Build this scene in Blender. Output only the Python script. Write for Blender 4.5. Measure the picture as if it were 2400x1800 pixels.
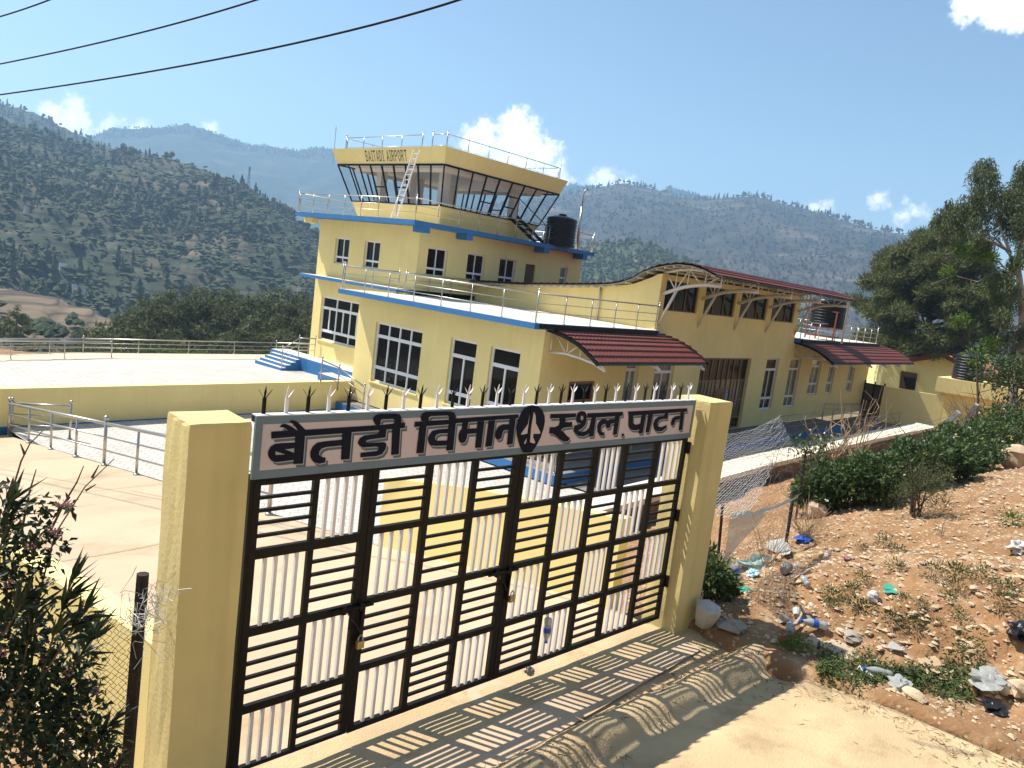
import bpy, math, random
import numpy as np
from mathutils import Vector
from mathutils.geometry import tessellate_polygon
for o in list(bpy.data.objects): bpy.data.objects.remove(o, do_unlink=True)
S = bpy.context.scene
COL = S.collection
random.seed(7); RNG = np.random.default_rng(11)
R = math.radians

# ---------------------------------------------------------------- camera
F = 1798.44
CM = np.array([[0.66660692, -0.73486107, 0.1249577], [-0.02016005, -0.18534867, -0.982466], [0.74513676, 0.65239948, -0.13836954]])
cam = bpy.data.cameras.new('camera'); cam_ob = bpy.data.objects.new('camera', cam); COL.objects.link(cam_ob)
cam.sensor_fit = 'HORIZONTAL'; cam.sensor_width = 36.0; cam.lens = F / 2400 * 36
cam.clip_start = 0.1; cam.clip_end = 20000
from mathutils import Matrix
cam_ob.matrix_world = Matrix(((CM[0][0], -CM[1][0], -CM[2][0], 0), (CM[0][1], -CM[1][1], -CM[2][1], 0), (CM[0][2], -CM[1][2], -CM[2][2], 0), (0, 0, 0, 1)))
S.camera = cam_ob

# ---------------------------------------------------------------- sun, sky, exposure
SUN = Vector((-0.262, 0.60, 1.0)).normalized()
ELEV = math.asin(SUN.z); AZ = math.atan2(SUN.x, SUN.y)      # azimuth clockwise from +Y
sun = bpy.data.lights.new('sun', 'SUN'); sun.energy = 4.9; sun.angle = R(0.53); sun.color = (1.0, 0.95, 0.86)
sun_ob = bpy.data.objects.new('sun', sun); COL.objects.link(sun_ob)
sun_ob.rotation_euler = (-SUN).to_track_quat('-Z', 'Y').to_euler()
W = bpy.data.worlds.new('World'); S.world = W; W.use_nodes = True
S.view_settings.view_transform = 'Standard'; S.view_settings.look = 'None'; S.view_settings.gamma = 1.0
S.view_settings.exposure = 0.70
S.view_settings.use_curve_mapping = False
S.cycles.max_bounces = 8; S.cycles.transparent_max_bounces = 24; S.cycles.volume_bounces = 1
nt = W.node_tree; N = nt.nodes; Lk = nt.links; N.clear()
def nd(tree, typ, **kw):
    n = tree.nodes.new(typ)
    for k, v in kw.items():
        if k.startswith('i_'):
            n.inputs[k[2:].replace('_', ' ')].default_value = v
        else: setattr(n, k, v)
    return n
sky = nd(nt, 'ShaderNodeTexSky', sky_type='NISHITA', sun_disc=False, sun_elevation=ELEV, sun_rotation=AZ, altitude=1200.0, air_density=1.0, dust_density=1.2, ozone_density=1.1)
bg = nd(nt, 'ShaderNodeBackground'); bg.inputs['Strength'].default_value = 0.106
out = nd(nt, 'ShaderNodeOutputWorld')
tint = nd(nt, 'ShaderNodeMix', data_type='RGBA', blend_type='MULTIPLY'); tint.inputs['Factor'].default_value = 1.0; tint.inputs['B'].default_value = (1.0, 1.05, .97, 1); Lk.new(sky.outputs[0], tint.inputs['A'])
Lk.new(tint.outputs['Result'], bg.inputs['Color'])
def ray(px, py):
    return CM.T @ np.array([px - 1200.0, py - 900.0, F]) / F
def at(px, py, X=None, Y=None, Z=None, d=None):
    r = ray(px, py)
    if X is not None: t = X / r[0]
    elif Y is not None: t = Y / r[1]
    elif Z is not None: t = Z / r[2]
    else: t = d / math.hypot(r[0], r[1])
    return r * t
# clouds: part of the sky itself, laid out by direction on the dome
def build_clouds():
    tc = nd(nt, 'ShaderNodeTexCoord')
    noise = nd(nt, 'ShaderNodeTexNoise'); noise.inputs['Scale'].default_value = 42; noise.inputs['Detail'].default_value = 9; noise.inputs['Roughness'].default_value = 0.62
    Lk.new(tc.outputs['Generated'], noise.inputs['Vector'])
    nz2 = nd(nt, 'ShaderNodeTexNoise'); nz2.inputs['Scale'].default_value = 150; nz2.inputs['Detail'].default_value = 6
    Lk.new(tc.outputs['Generated'], nz2.inputs['Vector'])
    total = None
    # (px, py, radius in degrees, weight)
    blobs = [(1215, 300, 1.9, 1), (1205, 330, 2.4, 1), (1215, 375, 2.9, 1), (1140, 335, 2.1, 0.95), (1105, 335, 1.7, .9), (1250, 370, 2.5, .95), (1290, 415, 2.0, .9), (1180, 395, 3.2, 1), (1320, 420, 1.5, .7),
             (1400, 425, 1.9, .62), (1450, 430, 1.7, .5), (160, 272, 1.8, .72), (125, 260, 1.1, .75), (200, 290, 1.5, .66), (240, 300, 1.3, .6), (320, 300, 1.2, .6), (490, 300, .9, .62),
             (1930, 490, 1.5, .45), (2062, 465, 0.95, .72), (2085, 478, .9, .62), (2120, 505, 1.7, .5), (2290, 0, 1.7, 1.0), (2340, 14, 1.9, 1.0), (2390, 10, 2.2, 1.0), (2330, -30, 2.4, 1.0)]
    for px, py, rad, wt in blobs:
        v = Vector(ray(px, py)).normalized()
        dp = nd(nt, 'ShaderNodeVectorMath', operation='DISTANCE'); dp.inputs[1].default_value = v
        Lk.new(tc.outputs['Generated'], dp.inputs[0])
        m = nd(nt, 'ShaderNodeMapRange'); m.inputs['From Min'].default_value = 0; m.inputs['From Max'].default_value = R(rad) * 1.08
        m.inputs['To Min'].default_value = wt; m.inputs['To Max'].default_value = 0
        Lk.new(dp.outputs['Value'], m.inputs['Value'])
        if total is None: total = m.outputs[0]
        else:
            a = nd(nt, 'ShaderNodeMath', operation='MAXIMUM'); Lk.new(total, a.inputs[0]); Lk.new(m.outputs[0], a.inputs[1]); total = a.outputs[0]
    a = nd(nt, 'ShaderNodeMath', operation='MULTIPLY_ADD'); Lk.new(noise.outputs['Fac'], a.inputs[0]); a.inputs[1].default_value = 1.7; a.inputs[2].default_value = -0.85
    b = nd(nt, 'ShaderNodeMath', operation='MULTIPLY_ADD'); Lk.new(nz2.outputs['Fac'], b.inputs[0]); b.inputs[1].default_value = 0.5; b.inputs[2].default_value = -0.25
    c = nd(nt, 'ShaderNodeMath', operation='ADD'); Lk.new(a.outputs[0], c.inputs[0]); Lk.new(b.outputs[0], c.inputs[1])
    e = nd(nt, 'ShaderNodeMath', operation='ADD'); Lk.new(total, e.inputs[0]); Lk.new(c.outputs[0], e.inputs[1])
    gate = nd(nt, 'ShaderNodeMapRange', interpolation_type='SMOOTHSTEP'); gate.inputs['From Min'].default_value = 0.02; gate.inputs['From Max'].default_value = 0.14; Lk.new(total, gate.inputs['Value'])
    ms = nd(nt, 'ShaderNodeMapRange', interpolation_type='SMOOTHSTEP'); ms.inputs['From Min'].default_value = 0.16; ms.inputs['From Max'].default_value = 0.62; Lk.new(e.outputs[0], ms.inputs['Value'])
    mm = nd(nt, 'ShaderNodeMath', operation='MULTIPLY'); Lk.new(ms.outputs[0], mm.inputs[0]); Lk.new(gate.outputs[0], mm.inputs[1])
    m3 = nd(nt, 'ShaderNodeMath', operation='MULTIPLY'); Lk.new(mm.outputs[0], m3.inputs[0]); m3.inputs[1].default_value = 0.9
    ramp = nd(nt, 'ShaderNodeMapRange'); ramp.inputs['From Min'].default_value = 0.2; ramp.inputs['From Max'].default_value = 1.3
    ramp.inputs['To Min'].default_value = 9.0; ramp.inputs['To Max'].default_value = 16.0; Lk.new(e.outputs[0], ramp.inputs['Value'])
    col = nd(nt, 'ShaderNodeVectorMath', operation='SCALE'); col.inputs[0].default_value = (0.98, 1.0, 1.03); Lk.new(ramp.outputs[0], col.inputs['Scale'])
    mix = nd(nt, 'ShaderNodeMix', data_type='RGBA'); Lk.new(m3.outputs[0], mix.inputs['Factor']); Lk.new(tint.outputs['Result'], mix.inputs['A']); Lk.new(col.outputs[0], mix.inputs['B'])
    Lk.new(mix.outputs['Result'], bg.inputs['Color'])
build_clouds()
Lk.new(bg.outputs[0], out.inputs['Surface'])
# ---------------------------------------------------------------- materials
def mat(name, base, rough=0.8, var=0.12, vscale=2.0, bump=0.0, bscale=40.0, metal=0.0, spec=0.4, second=None, sscale=1.0, sfac=0.5, streak=0.0, translucent=0.0, detail=6, dirt=0.0):
    m = bpy.data.materials.new(name); m.use_nodes = True; t = m.node_tree; t.nodes.clear()
    o = nd(t, 'ShaderNodeOutputMaterial'); p = nd(t, 'ShaderNodeBsdfPrincipled')
    p.inputs['Roughness'].default_value = rough; p.inputs['Metallic'].default_value = metal; p.inputs['Specular IOR Level'].default_value = spec
    g = nd(t, 'ShaderNodeNewGeometry')
    n1 = nd(t, 'ShaderNodeTexNoise'); n1.inputs['Scale'].default_value = vscale; n1.inputs['Detail'].default_value = detail; n1.inputs['Roughness'].default_value = .6
    t.links.new(g.outputs['Position'], n1.inputs['Vector'])
    mr = nd(t, 'ShaderNodeMapRange'); mr.inputs['From Min'].default_value = .25; mr.inputs['From Max'].default_value = .75
    mr.inputs['To Min'].default_value = 1 - var; mr.inputs['To Max'].default_value = 1 + var; t.links.new(n1.outputs['Fac'], mr.inputs['Value'])
    cur = None
    if second is not None:
        n2 = nd(t, 'ShaderNodeTexNoise'); n2.inputs['Scale'].default_value = sscale; n2.inputs['Detail'].default_value = 8; n2.inputs['Roughness'].default_value = .65
        t.links.new(g.outputs['Position'], n2.inputs['Vector'])
        m2 = nd(t, 'ShaderNodeMapRange', interpolation_type='SMOOTHSTEP'); m2.inputs['From Min'].default_value = .62 - sfac * .3; m2.inputs['From Max'].default_value = .82 - sfac * .3
        t.links.new(n2.outputs['Fac'], m2.inputs['Value'])
        mx = nd(t, 'ShaderNodeMix', data_type='RGBA'); mx.inputs['A'].default_value = (*base, 1); mx.inputs['B'].default_value = (*second, 1); t.links.new(m2.outputs[0], mx.inputs['Factor'])
        cur = mx.outputs['Result']
    sc = nd(t, 'ShaderNodeVectorMath', operation='SCALE')
    if cur: t.links.new(cur, sc.inputs[0])
    else: sc.inputs[0].default_value = base
    t.links.new(mr.outputs[0], sc.inputs['Scale'])
    cur = sc.outputs[0]
    if streak > 0:
        mp = nd(t, 'ShaderNodeMapping'); mp.inputs['Scale'].default_value = (5.0, 5.0, 0.35); t.links.new(g.outputs['Position'], mp.inputs['Vector'])
        n3 = nd(t, 'ShaderNodeTexNoise'); n3.inputs['Scale'].default_value = 1.3; n3.inputs['Detail'].default_value = 5; t.links.new(mp.outputs[0], n3.inputs['Vector'])
        m3 = nd(t, 'ShaderNodeMapRange'); m3.inputs['From Min'].default_value = .5; m3.inputs['From Max'].default_value = .8; m3.inputs['To Min'].default_value = 0; m3.inputs['To Max'].default_value = streak
        t.links.new(n3.outputs['Fac'], m3.inputs['Value'])
        mx = nd(t, 'ShaderNodeMix', data_type='RGBA'); t.links.new(m3.outputs[0], mx.inputs['Factor']); t.links.new(cur, mx.inputs['A']); mx.inputs['B'].default_value = (base[0] * .55, base[1] * .52, base[2] * .5, 1)
        cur = mx.outputs['Result']
    t.links.new(cur, p.inputs['Base Color'])
    if bump > 0:
        nb = nd(t, 'ShaderNodeTexNoise'); nb.inputs['Scale'].default_value = bscale; nb.inputs['Detail'].default_value = 5; t.links.new(g.outputs['Position'], nb.inputs['Vector'])
        b = nd(t, 'ShaderNodeBump'); b.inputs['Strength'].default_value = bump; b.inputs['Distance'].default_value = .02; t.links.new(nb.outputs['Fac'], b.inputs['Height']); t.links.new(b.outputs[0], p.inputs['Normal'])
    sh = p.outputs[0]
    if translucent > 0:
        tr = nd(t, 'ShaderNodeBsdfTranslucent'); t.links.new(cur, tr.inputs['Color']); ms = nd(t, 'ShaderNodeMixShader'); ms.inputs[0].default_value = translucent
        t.links.new(sh, ms.inputs[1]); t.links.new(tr.outputs[0], ms.inputs[2]); sh = ms.outputs[0]
    t.links.new(sh, o.inputs['Surface'])
    return m
def glassmat(name, tint, alpha, rough=.03):
    m = bpy.data.materials.new(name); m.use_nodes = True; t = m.node_tree; t.nodes.clear()
    o = nd(t, 'ShaderNodeOutputMaterial'); tr = nd(t, 'ShaderNodeBsdfTransparent'); tr.inputs[0].default_value = (*tint, 1)
    gl = nd(t, 'ShaderNodeBsdfGlossy'); gl.inputs['Roughness'].default_value = rough; gl.inputs['Color'].default_value = (.9, .95, 1, 1)
    lw = nd(t, 'ShaderNodeLayerWeight'); lw.inputs['Blend'].default_value = .5; pw = nd(t, 'ShaderNodeMath', operation='POWER'); t.links.new(lw.outputs['Facing'], pw.inputs[0]); pw.inputs[1].default_value = 4
    ad = nd(t, 'ShaderNodeMath', operation='MULTIPLY_ADD'); t.links.new(pw.outputs[0], ad.inputs[0]); ad.inputs[1].default_value = .6; ad.inputs[2].default_value = alpha
    ms = nd(t, 'ShaderNodeMixShader'); t.links.new(ad.outputs[0], ms.inputs[0]); t.links.new(tr.outputs[0], ms.inputs[1]); t.links.new(gl.outputs[0], ms.inputs[2]); t.links.new(ms.outputs[0], o.inputs[0])
    return m
M = {}
M['yellow'] = mat('yellow_wall_paint', (.85, .70, .30), .78, .09, .45, .16, 60, streak=.14)
M['yellow_rough'] = mat('yellow_plaster_rough', (.62, .505, .225), .85, .13, 1.2, .20, 36, second=(.33, .28, .14), sscale=1.8, sfac=.02, streak=.35)
M['white'] = mat('white_frame_paint', (.74, .76, .78), .45, .04, 3, spec=.5)
M['whitepaint'] = mat('offwhite_steel_paint', (.74, .70, .69), .45, .06, 6, spec=.5)
M['cream'] = mat('cream_truss_paint', (.70, .66, .58), .5, .06, 3)
M['blue'] = mat('blue_edge_paint', (.032, .165, .40), .55, .08, 2, .1, 40)
M['terrace'] = mat('pale_roof_screed', (.64, .58, .50), .9, .08, .9, .15, 30, second=(.62, .55, .46), sscale=.7, sfac=.2)
M['glass'] = mat('dark_window_glass', (.003, .0035, .004), .07, .2, 1.0, spec=.16)
M['glass_tan'] = mat('tan_window_glass', (.13, .125, .085), .12, .35, 1.5, spec=.4)  # even tan: curtains in windows, a reflection put into the entrance panes' colour
M['glass_grey'] = mat('grey_window_glass', (.20, .23, .22), .12, .2, 1.5, spec=.4)
M['cabglass'] = glassmat('clear_cab_glass', (.94, .96, .96), .02)
M['black'] = mat('black_steel_paint', (.009, .007, .006), .5, .3, 8, .08, 80, spec=.18, second=(.05, .035, .026), sscale=5, sfac=.0)
M['mullion'] = mat('black_mullion_paint', (.008, .008, .009), .5, .2, 3, spec=.15)
M['steel'] = mat('stainless_steel', (.46, .44, .41), .34, .06, 4, metal=.85)
M['tile'] = mat('maroon_roof_tile', (.135, .036, .030), .55, .18, 3, .1, 50, spec=.3)
M['tileunder'] = mat('grey_sheet_underside', (.16, .17, .13), .6, .15, 2)
M['wood'] = mat('brown_door_wood', (.10, .043, .020), .55, .2, 5, .2, 60)
M['woodlight'] = mat('carved_wood', (.24, .115, .048), .55, .2, 6, .2, 60)
M['bronze'] = mat('bronze_aluminium', (.17, .105, .05), .45, .12, 4, spec=.5)
M['concrete'] = mat('driveway_concrete', (.53, .39, .26), .92, .14, .5, .35, 45, second=(.41, .285, .17), sscale=.7, sfac=.38, detail=9)
M['apron'] = mat('road_concrete', (.53, .385, .215), .92, .20, 1.1, .5, 55, second=(.39, .275, .155), sscale=1.7, sfac=.45, detail=9)
M['grey'] = mat('grey_forecourt_concrete', (.20, .19, .18), .9, .12, .8, .3, 30)
M['stone'] = mat('rubble_stone_wall', (.20, .12, .075), .95, .35, 5, .8, 12, second=(.09, .05, .035), sscale=4, sfac=.5)
M['coping'] = mat('pale_coping', (.72, .62, .48), .9, .12, 1.5, .3, 30)
M['water_tank'] = mat('black_tank_plastic', (.008, .009, .011), .4, .15, 3, spec=.3)
M['rustred'] = mat('red_oxide_steel', (.26, .07, .04), .6, .15, 5)
M['rust'] = mat('rusty_iron', (.020, .014, .012), .8, .4, 14, .4, 60, second=(.11, .05, .025), sscale=9, sfac=.3)
M['wire'] = mat('galvanised_wire', (.50, .50, .48), .4, .12, 5, metal=.0)
M['wirerust'] = mat('dull_wire', (.10, .08, .06), .6, .3, 9, metal=.3)
M['cpost'] = mat('grey_concrete_post', (.33, .33, .33), .9, .12, 4, .3, 40)
M['pink'] = mat('pale_pink_sign_paint', (.60, .48, .47), .55, .06, 3)
M['border'] = mat('grey_blue_sign_border', (.14, .20, .24), .5, .08, 3)
M['navy'] = mat('navy_letter_paint', (.008, .009, .020), .6, .25, 5, spec=.12)
M['shade'] = mat('slate_letter_outline', (.085, .115, .145), .5, .06, 3)
M['edge'] = mat('pale_letter_highlight', (.36, .36, .36), .5, .06, 3)
M['inkblue'] = mat('painted_blue_letters', (.012, .045, .085), .6, .1, 3)
M['roofred'] = mat('red_sheet_roof', (.36, .12, .075), .6, .14, 1.2)
M['trimred'] = mat('maroon_fascia', (.17, .055, .04), .6, .1, 2)
M['bark'] = mat('pine_bark', (.075, .05, .036), .95, .3, 4, .7, 18)
M['grovebark'] = mat('grey_pine_bark', (.17, .125, .095), .95, .3, 4, .5, 12)
M['paleb'] = mat('pale_eucalyptus_bark', (.34, .27, .21), .85, .2, 3, .3, 12, second=(.17, .11, .08), sscale=2.5, sfac=.4)
M['needle'] = mat('pine_needles', (.115, .130, .042), .75, .45, 1.1, translucent=.35)
M['needle2'] = mat('grove_pine_needles', (.095, .108, .042), .75, .40, .35, translucent=.35)
M['euca'] = mat('eucalyptus_leaves', (.105, .132, .050), .6, .45, 1.7, translucent=.3)
M['bright'] = mat('fresh_green_leaves', (.10, .17, .022), .6, .3, 2, translucent=.35)
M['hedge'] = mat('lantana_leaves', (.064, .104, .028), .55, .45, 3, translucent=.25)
M['olive'] = mat('grey_green_leaves', (.085, .098, .038), .7, .3, 3, translucent=.25)
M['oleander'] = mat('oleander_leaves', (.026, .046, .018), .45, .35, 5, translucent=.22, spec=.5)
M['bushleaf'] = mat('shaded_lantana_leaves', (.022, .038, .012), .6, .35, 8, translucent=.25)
M['flower_pink'] = mat('mauve_flowers', (.42, .20, .22), .7, .3, 20, translucent=.3)
M['flower_rose'] = mat('rose_flowers', (.62, .10, .15), .7, .2, 20, translucent=.3)
M['flower_yellow'] = mat('yellow_flowers', (.75, .52, .05), .7, .2, 20, translucent=.3)
M['flower_white'] = mat('white_flowers', (.75, .74, .70), .7, .1, 20)
M['twig'] = mat('dry_pale_twig', (.36, .25, .15), .9, .25, 12)
M['twigdark'] = mat('brown_twig', (.11, .07, .045), .9, .25, 12)
M['drygrass'] = mat('dry_grass', (.30, .22, .11), .9, .3, 6, translucent=.2)
M['weed'] = mat('weed_leaves', (.075, .105, .028), .7, .4, 5, translucent=.2)
M['rock'] = mat('pale_rubble_stone', (.50, .38, .25), .92, .35, 6, .5, 40, second=(.36, .20, .10), sscale=3, sfac=.3)
M['cable'] = mat('black_cable', (.006, .005, .007), .6, .2, 30, .5, 150, spec=.1)
def clearplastic(name, c):
    m = bpy.data.materials.new(name); m.use_nodes = True; t = m.node_tree; t.nodes.clear()
    o = nd(t, 'ShaderNodeOutputMaterial'); tr = nd(t, 'ShaderNodeBsdfTransparent'); tr.inputs[0].default_value = (*c, 1)
    p = nd(t, 'ShaderNodeBsdfPrincipled'); p.inputs['Base Color'].default_value = (*c, 1); p.inputs['Roughness'].default_value = .15
    n = nd(t, 'ShaderNodeTexNoise'); n.inputs['Scale'].default_value = 30; mr = nd(t, 'ShaderNodeMapRange'); mr.inputs['To Min'].default_value = .2; mr.inputs['To Max'].default_value = .8; t.links.new(n.outputs['Fac'], mr.inputs['Value'])
    ms = nd(t, 'ShaderNodeMixShader'); t.links.new(mr.outputs[0], ms.inputs[0]); t.links.new(tr.outputs[0], ms.inputs[1]); t.links.new(p.outputs[0], ms.inputs[2]); t.links.new(ms.outputs[0], o.inputs[0]); return m
M['plastic'] = clearplastic('clear_plastic', (.62, .63, .61))
M['plastic_g'] = clearplastic('green_tint_plastic', (.60, .74, .68))
M['blueplastic'] = mat('blue_plastic', (.03, .10, .42), .4, .2, 20)
M['skyplastic'] = mat('pale_blue_plastic', (.36, .58, .68), .4, .25, 8)
M['whiteplastic'] = mat('white_plastic', (.46, .45, .42), .5, .16, 15, .2, 20)
M['greenplastic'] = mat('green_plastic', (.05, .30, .20), .4, .2, 20)
M['redplastic'] = mat('red_plastic', (.50, .05, .04), .4, .2, 20)
M['blackplastic'] = mat('black_polythene', (.012, .012, .014), .3, .3, 20, .4, 30)
M['dullplastic'] = mat('dusty_white_plastic', (.46, .43, .38), .6, .2, 9, .3, 20)
M['card'] = mat('tan_cardboard', (.48, .34, .20), .9, .12, 6, .2, 40)
M['greycard'] = mat('grey_wet_card', (.30, .26, .21), .9, .2, 6, .2, 40)
M['brass'] = mat('brass_padlock', (.48, .36, .16), .35, .1, 20, metal=.7)
M['hose'] = mat('black_hose', (.03, .03, .03), .5, .2, 20)
def paver_mat():
    m = mat('interlocking_pavers', (.52, .485, .44), .9, .14, 1.2, .2, 40); t = m.node_tree
    p = [n for n in t.nodes if n.type == 'BSDF_PRINCIPLED'][0]
    g = nd(t, 'ShaderNodeNewGeometry'); mp = nd(t, 'ShaderNodeMapping'); mp.inputs['Rotation'].default_value = (0, 0, R(38)); t.links.new(g.outputs['Position'], mp.inputs['Vector'])
    br = nd(t, 'ShaderNodeTexBrick'); br.inputs['Scale'].default_value = 1.0; br.inputs['Brick Width'].default_value = .34; br.inputs['Row Height'].default_value = .26; br.inputs['Mortar Size'].default_value = .022; br.inputs['Mortar Smooth'].default_value = .3
    br.inputs['Color1'].default_value = (1.03, 1.03, 1.02, 1); br.inputs['Color2'].default_value = (.95, .95, .96, 1); br.inputs['Mortar'].default_value = (.76, .72, .67, 1); t.links.new(mp.outputs[0], br.inputs['Vector'])
    old = p.inputs['Base Color'].links[0].from_socket
    mu = nd(t, 'ShaderNodeMix', data_type='RGBA', blend_type='MULTIPLY'); mu.inputs['Factor'].default_value = 1; t.links.new(old, mu.inputs['A']); t.links.new(br.outputs['Color'], mu.inputs['B']); t.links.new(mu.outputs['Result'], p.inputs['Base Color'])
    return m
M['paver'] = paver_mat()
def dirt_mat():
    m = mat('orange_stony_dirt', (.265, .142, .064), .97, .25, 1.4, 1.0, 24, second=(.37, .24, .135), sscale=3.2, sfac=.45, detail=10); t = m.node_tree
    p = [n for n in t.nodes if n.type == 'BSDF_PRINCIPLED'][0]
    g = nd(t, 'ShaderNodeNewGeometry'); v = nd(t, 'ShaderNodeTexVoronoi'); v.inputs['Scale'].default_value = 17; t.links.new(g.outputs['Position'], v.inputs['Vector'])
    mr = nd(t, 'ShaderNodeMapRange', interpolation_type='SMOOTHSTEP'); mr.inputs['From Min'].default_value = .16; mr.inputs['From Max'].default_value = .34; mr.inputs['To Min'].default_value = 1; mr.inputs['To Max'].default_value = 0; t.links.new(v.outputs['Distance'], mr.inputs['Value'])
    sp = nd(t, 'ShaderNodeSeparateColor'); t.links.new(v.outputs['Color'], sp.inputs[0])
    gt = nd(t, 'ShaderNodeMath', operation='GREATER_THAN'); gt.inputs[1].default_value = .55; t.links.new(sp.outputs[0], gt.inputs[0])
    mm = nd(t, 'ShaderNodeMath', operation='MULTIPLY'); t.links.new(mr.outputs[0], mm.inputs[0]); t.links.new(gt.outputs[0], mm.inputs[1])
    old = p.inputs['Base Color'].links[0].from_socket
    mx = nd(t, 'ShaderNodeMix', data_type='RGBA'); t.links.new(mm.outputs[0], mx.inputs['Factor']); t.links.new(old, mx.inputs['A']); mx.inputs['B'].default_value = (.46, .335, .20, 1); t.links.new(mx.outputs['Result'], p.inputs['Base Color'])
    return m
M['dirt'] = dirt_mat()
def hill_mat(name, green, dry, earth, scale, sfac, bands=0.0):
    m = mat(name, green, .98, .35, scale * 6, 0, second=dry, sscale=scale, sfac=sfac, detail=9); t = m.node_tree
    p = [n for n in t.nodes if n.type == 'BSDF_PRINCIPLED'][0]
    g = nd(t, 'ShaderNodeNewGeometry'); mp = nd(t, 'ShaderNodeMapping'); mp.inputs['Scale'].default_value = (.12, .12, 1.0); t.links.new(g.outputs['Position'], mp.inputs['Vector'])
    n = nd(t, 'ShaderNodeTexNoise'); n.inputs['Scale'].default_value = scale * 10; n.inputs['Detail'].default_value = 8; t.links.new(mp.outputs[0], n.inputs['Vector'])
    mr = nd(t, 'ShaderNodeMapRange', interpolation_type='SMOOTHSTEP'); mr.inputs['From Min'].default_value = .54; mr.inputs['From Max'].default_value = .68; t.links.new(n.outputs['Fac'], mr.inputs['Value'])
    old = p.inputs['Base Color'].links[0].from_socket
    mx = nd(t, 'ShaderNodeMix', data_type='RGBA'); t.links.new(mr.outputs[0], mx.inputs['Factor']); t.links.new(old, mx.inputs['A']); mx.inputs['B'].default_value = (*earth, 1); t.links.new(mx.outputs['Result'], p.inputs['Base Color'])
    if bands:      # field terraces : dark risers at regular heights
        sp = nd(t, 'ShaderNodeSeparateXYZ'); t.links.new(g.outputs['Position'], sp.inputs[0]); wn = nd(t, 'ShaderNodeTexNoise'); wn.inputs['Scale'].default_value = .02; t.links.new(g.outputs['Position'], wn.inputs['Vector'])
        ad = nd(t, 'ShaderNodeMath', operation='MULTIPLY_ADD'); t.links.new(wn.outputs['Fac'], ad.inputs[0]); ad.inputs[1].default_value = 6.0; t.links.new(sp.outputs['Z'], ad.inputs[2])
        fr = nd(t, 'ShaderNodeMath', operation='PINGPONG'); t.links.new(ad.outputs[0], fr.inputs[0]); fr.inputs[1].default_value = bands
        sm = nd(t, 'ShaderNodeMapRange', interpolation_type='SMOOTHSTEP'); sm.inputs['From Min'].default_value = bands * .1; sm.inputs['From Max'].default_value = bands * .4; sm.inputs['To Min'].default_value = .42; sm.inputs['To Max'].default_value = 1.0; t.links.new(fr.outputs[0], sm.inputs['Value'])
        sc = nd(t, 'ShaderNodeVectorMath', operation='SCALE'); t.links.new(mx.outputs['Result'], sc.inputs[0]); t.links.new(sm.outputs[0], sc.inputs['Scale']); t.links.new(sc.outputs[0], p.inputs['Base Color'])
    return m

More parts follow.
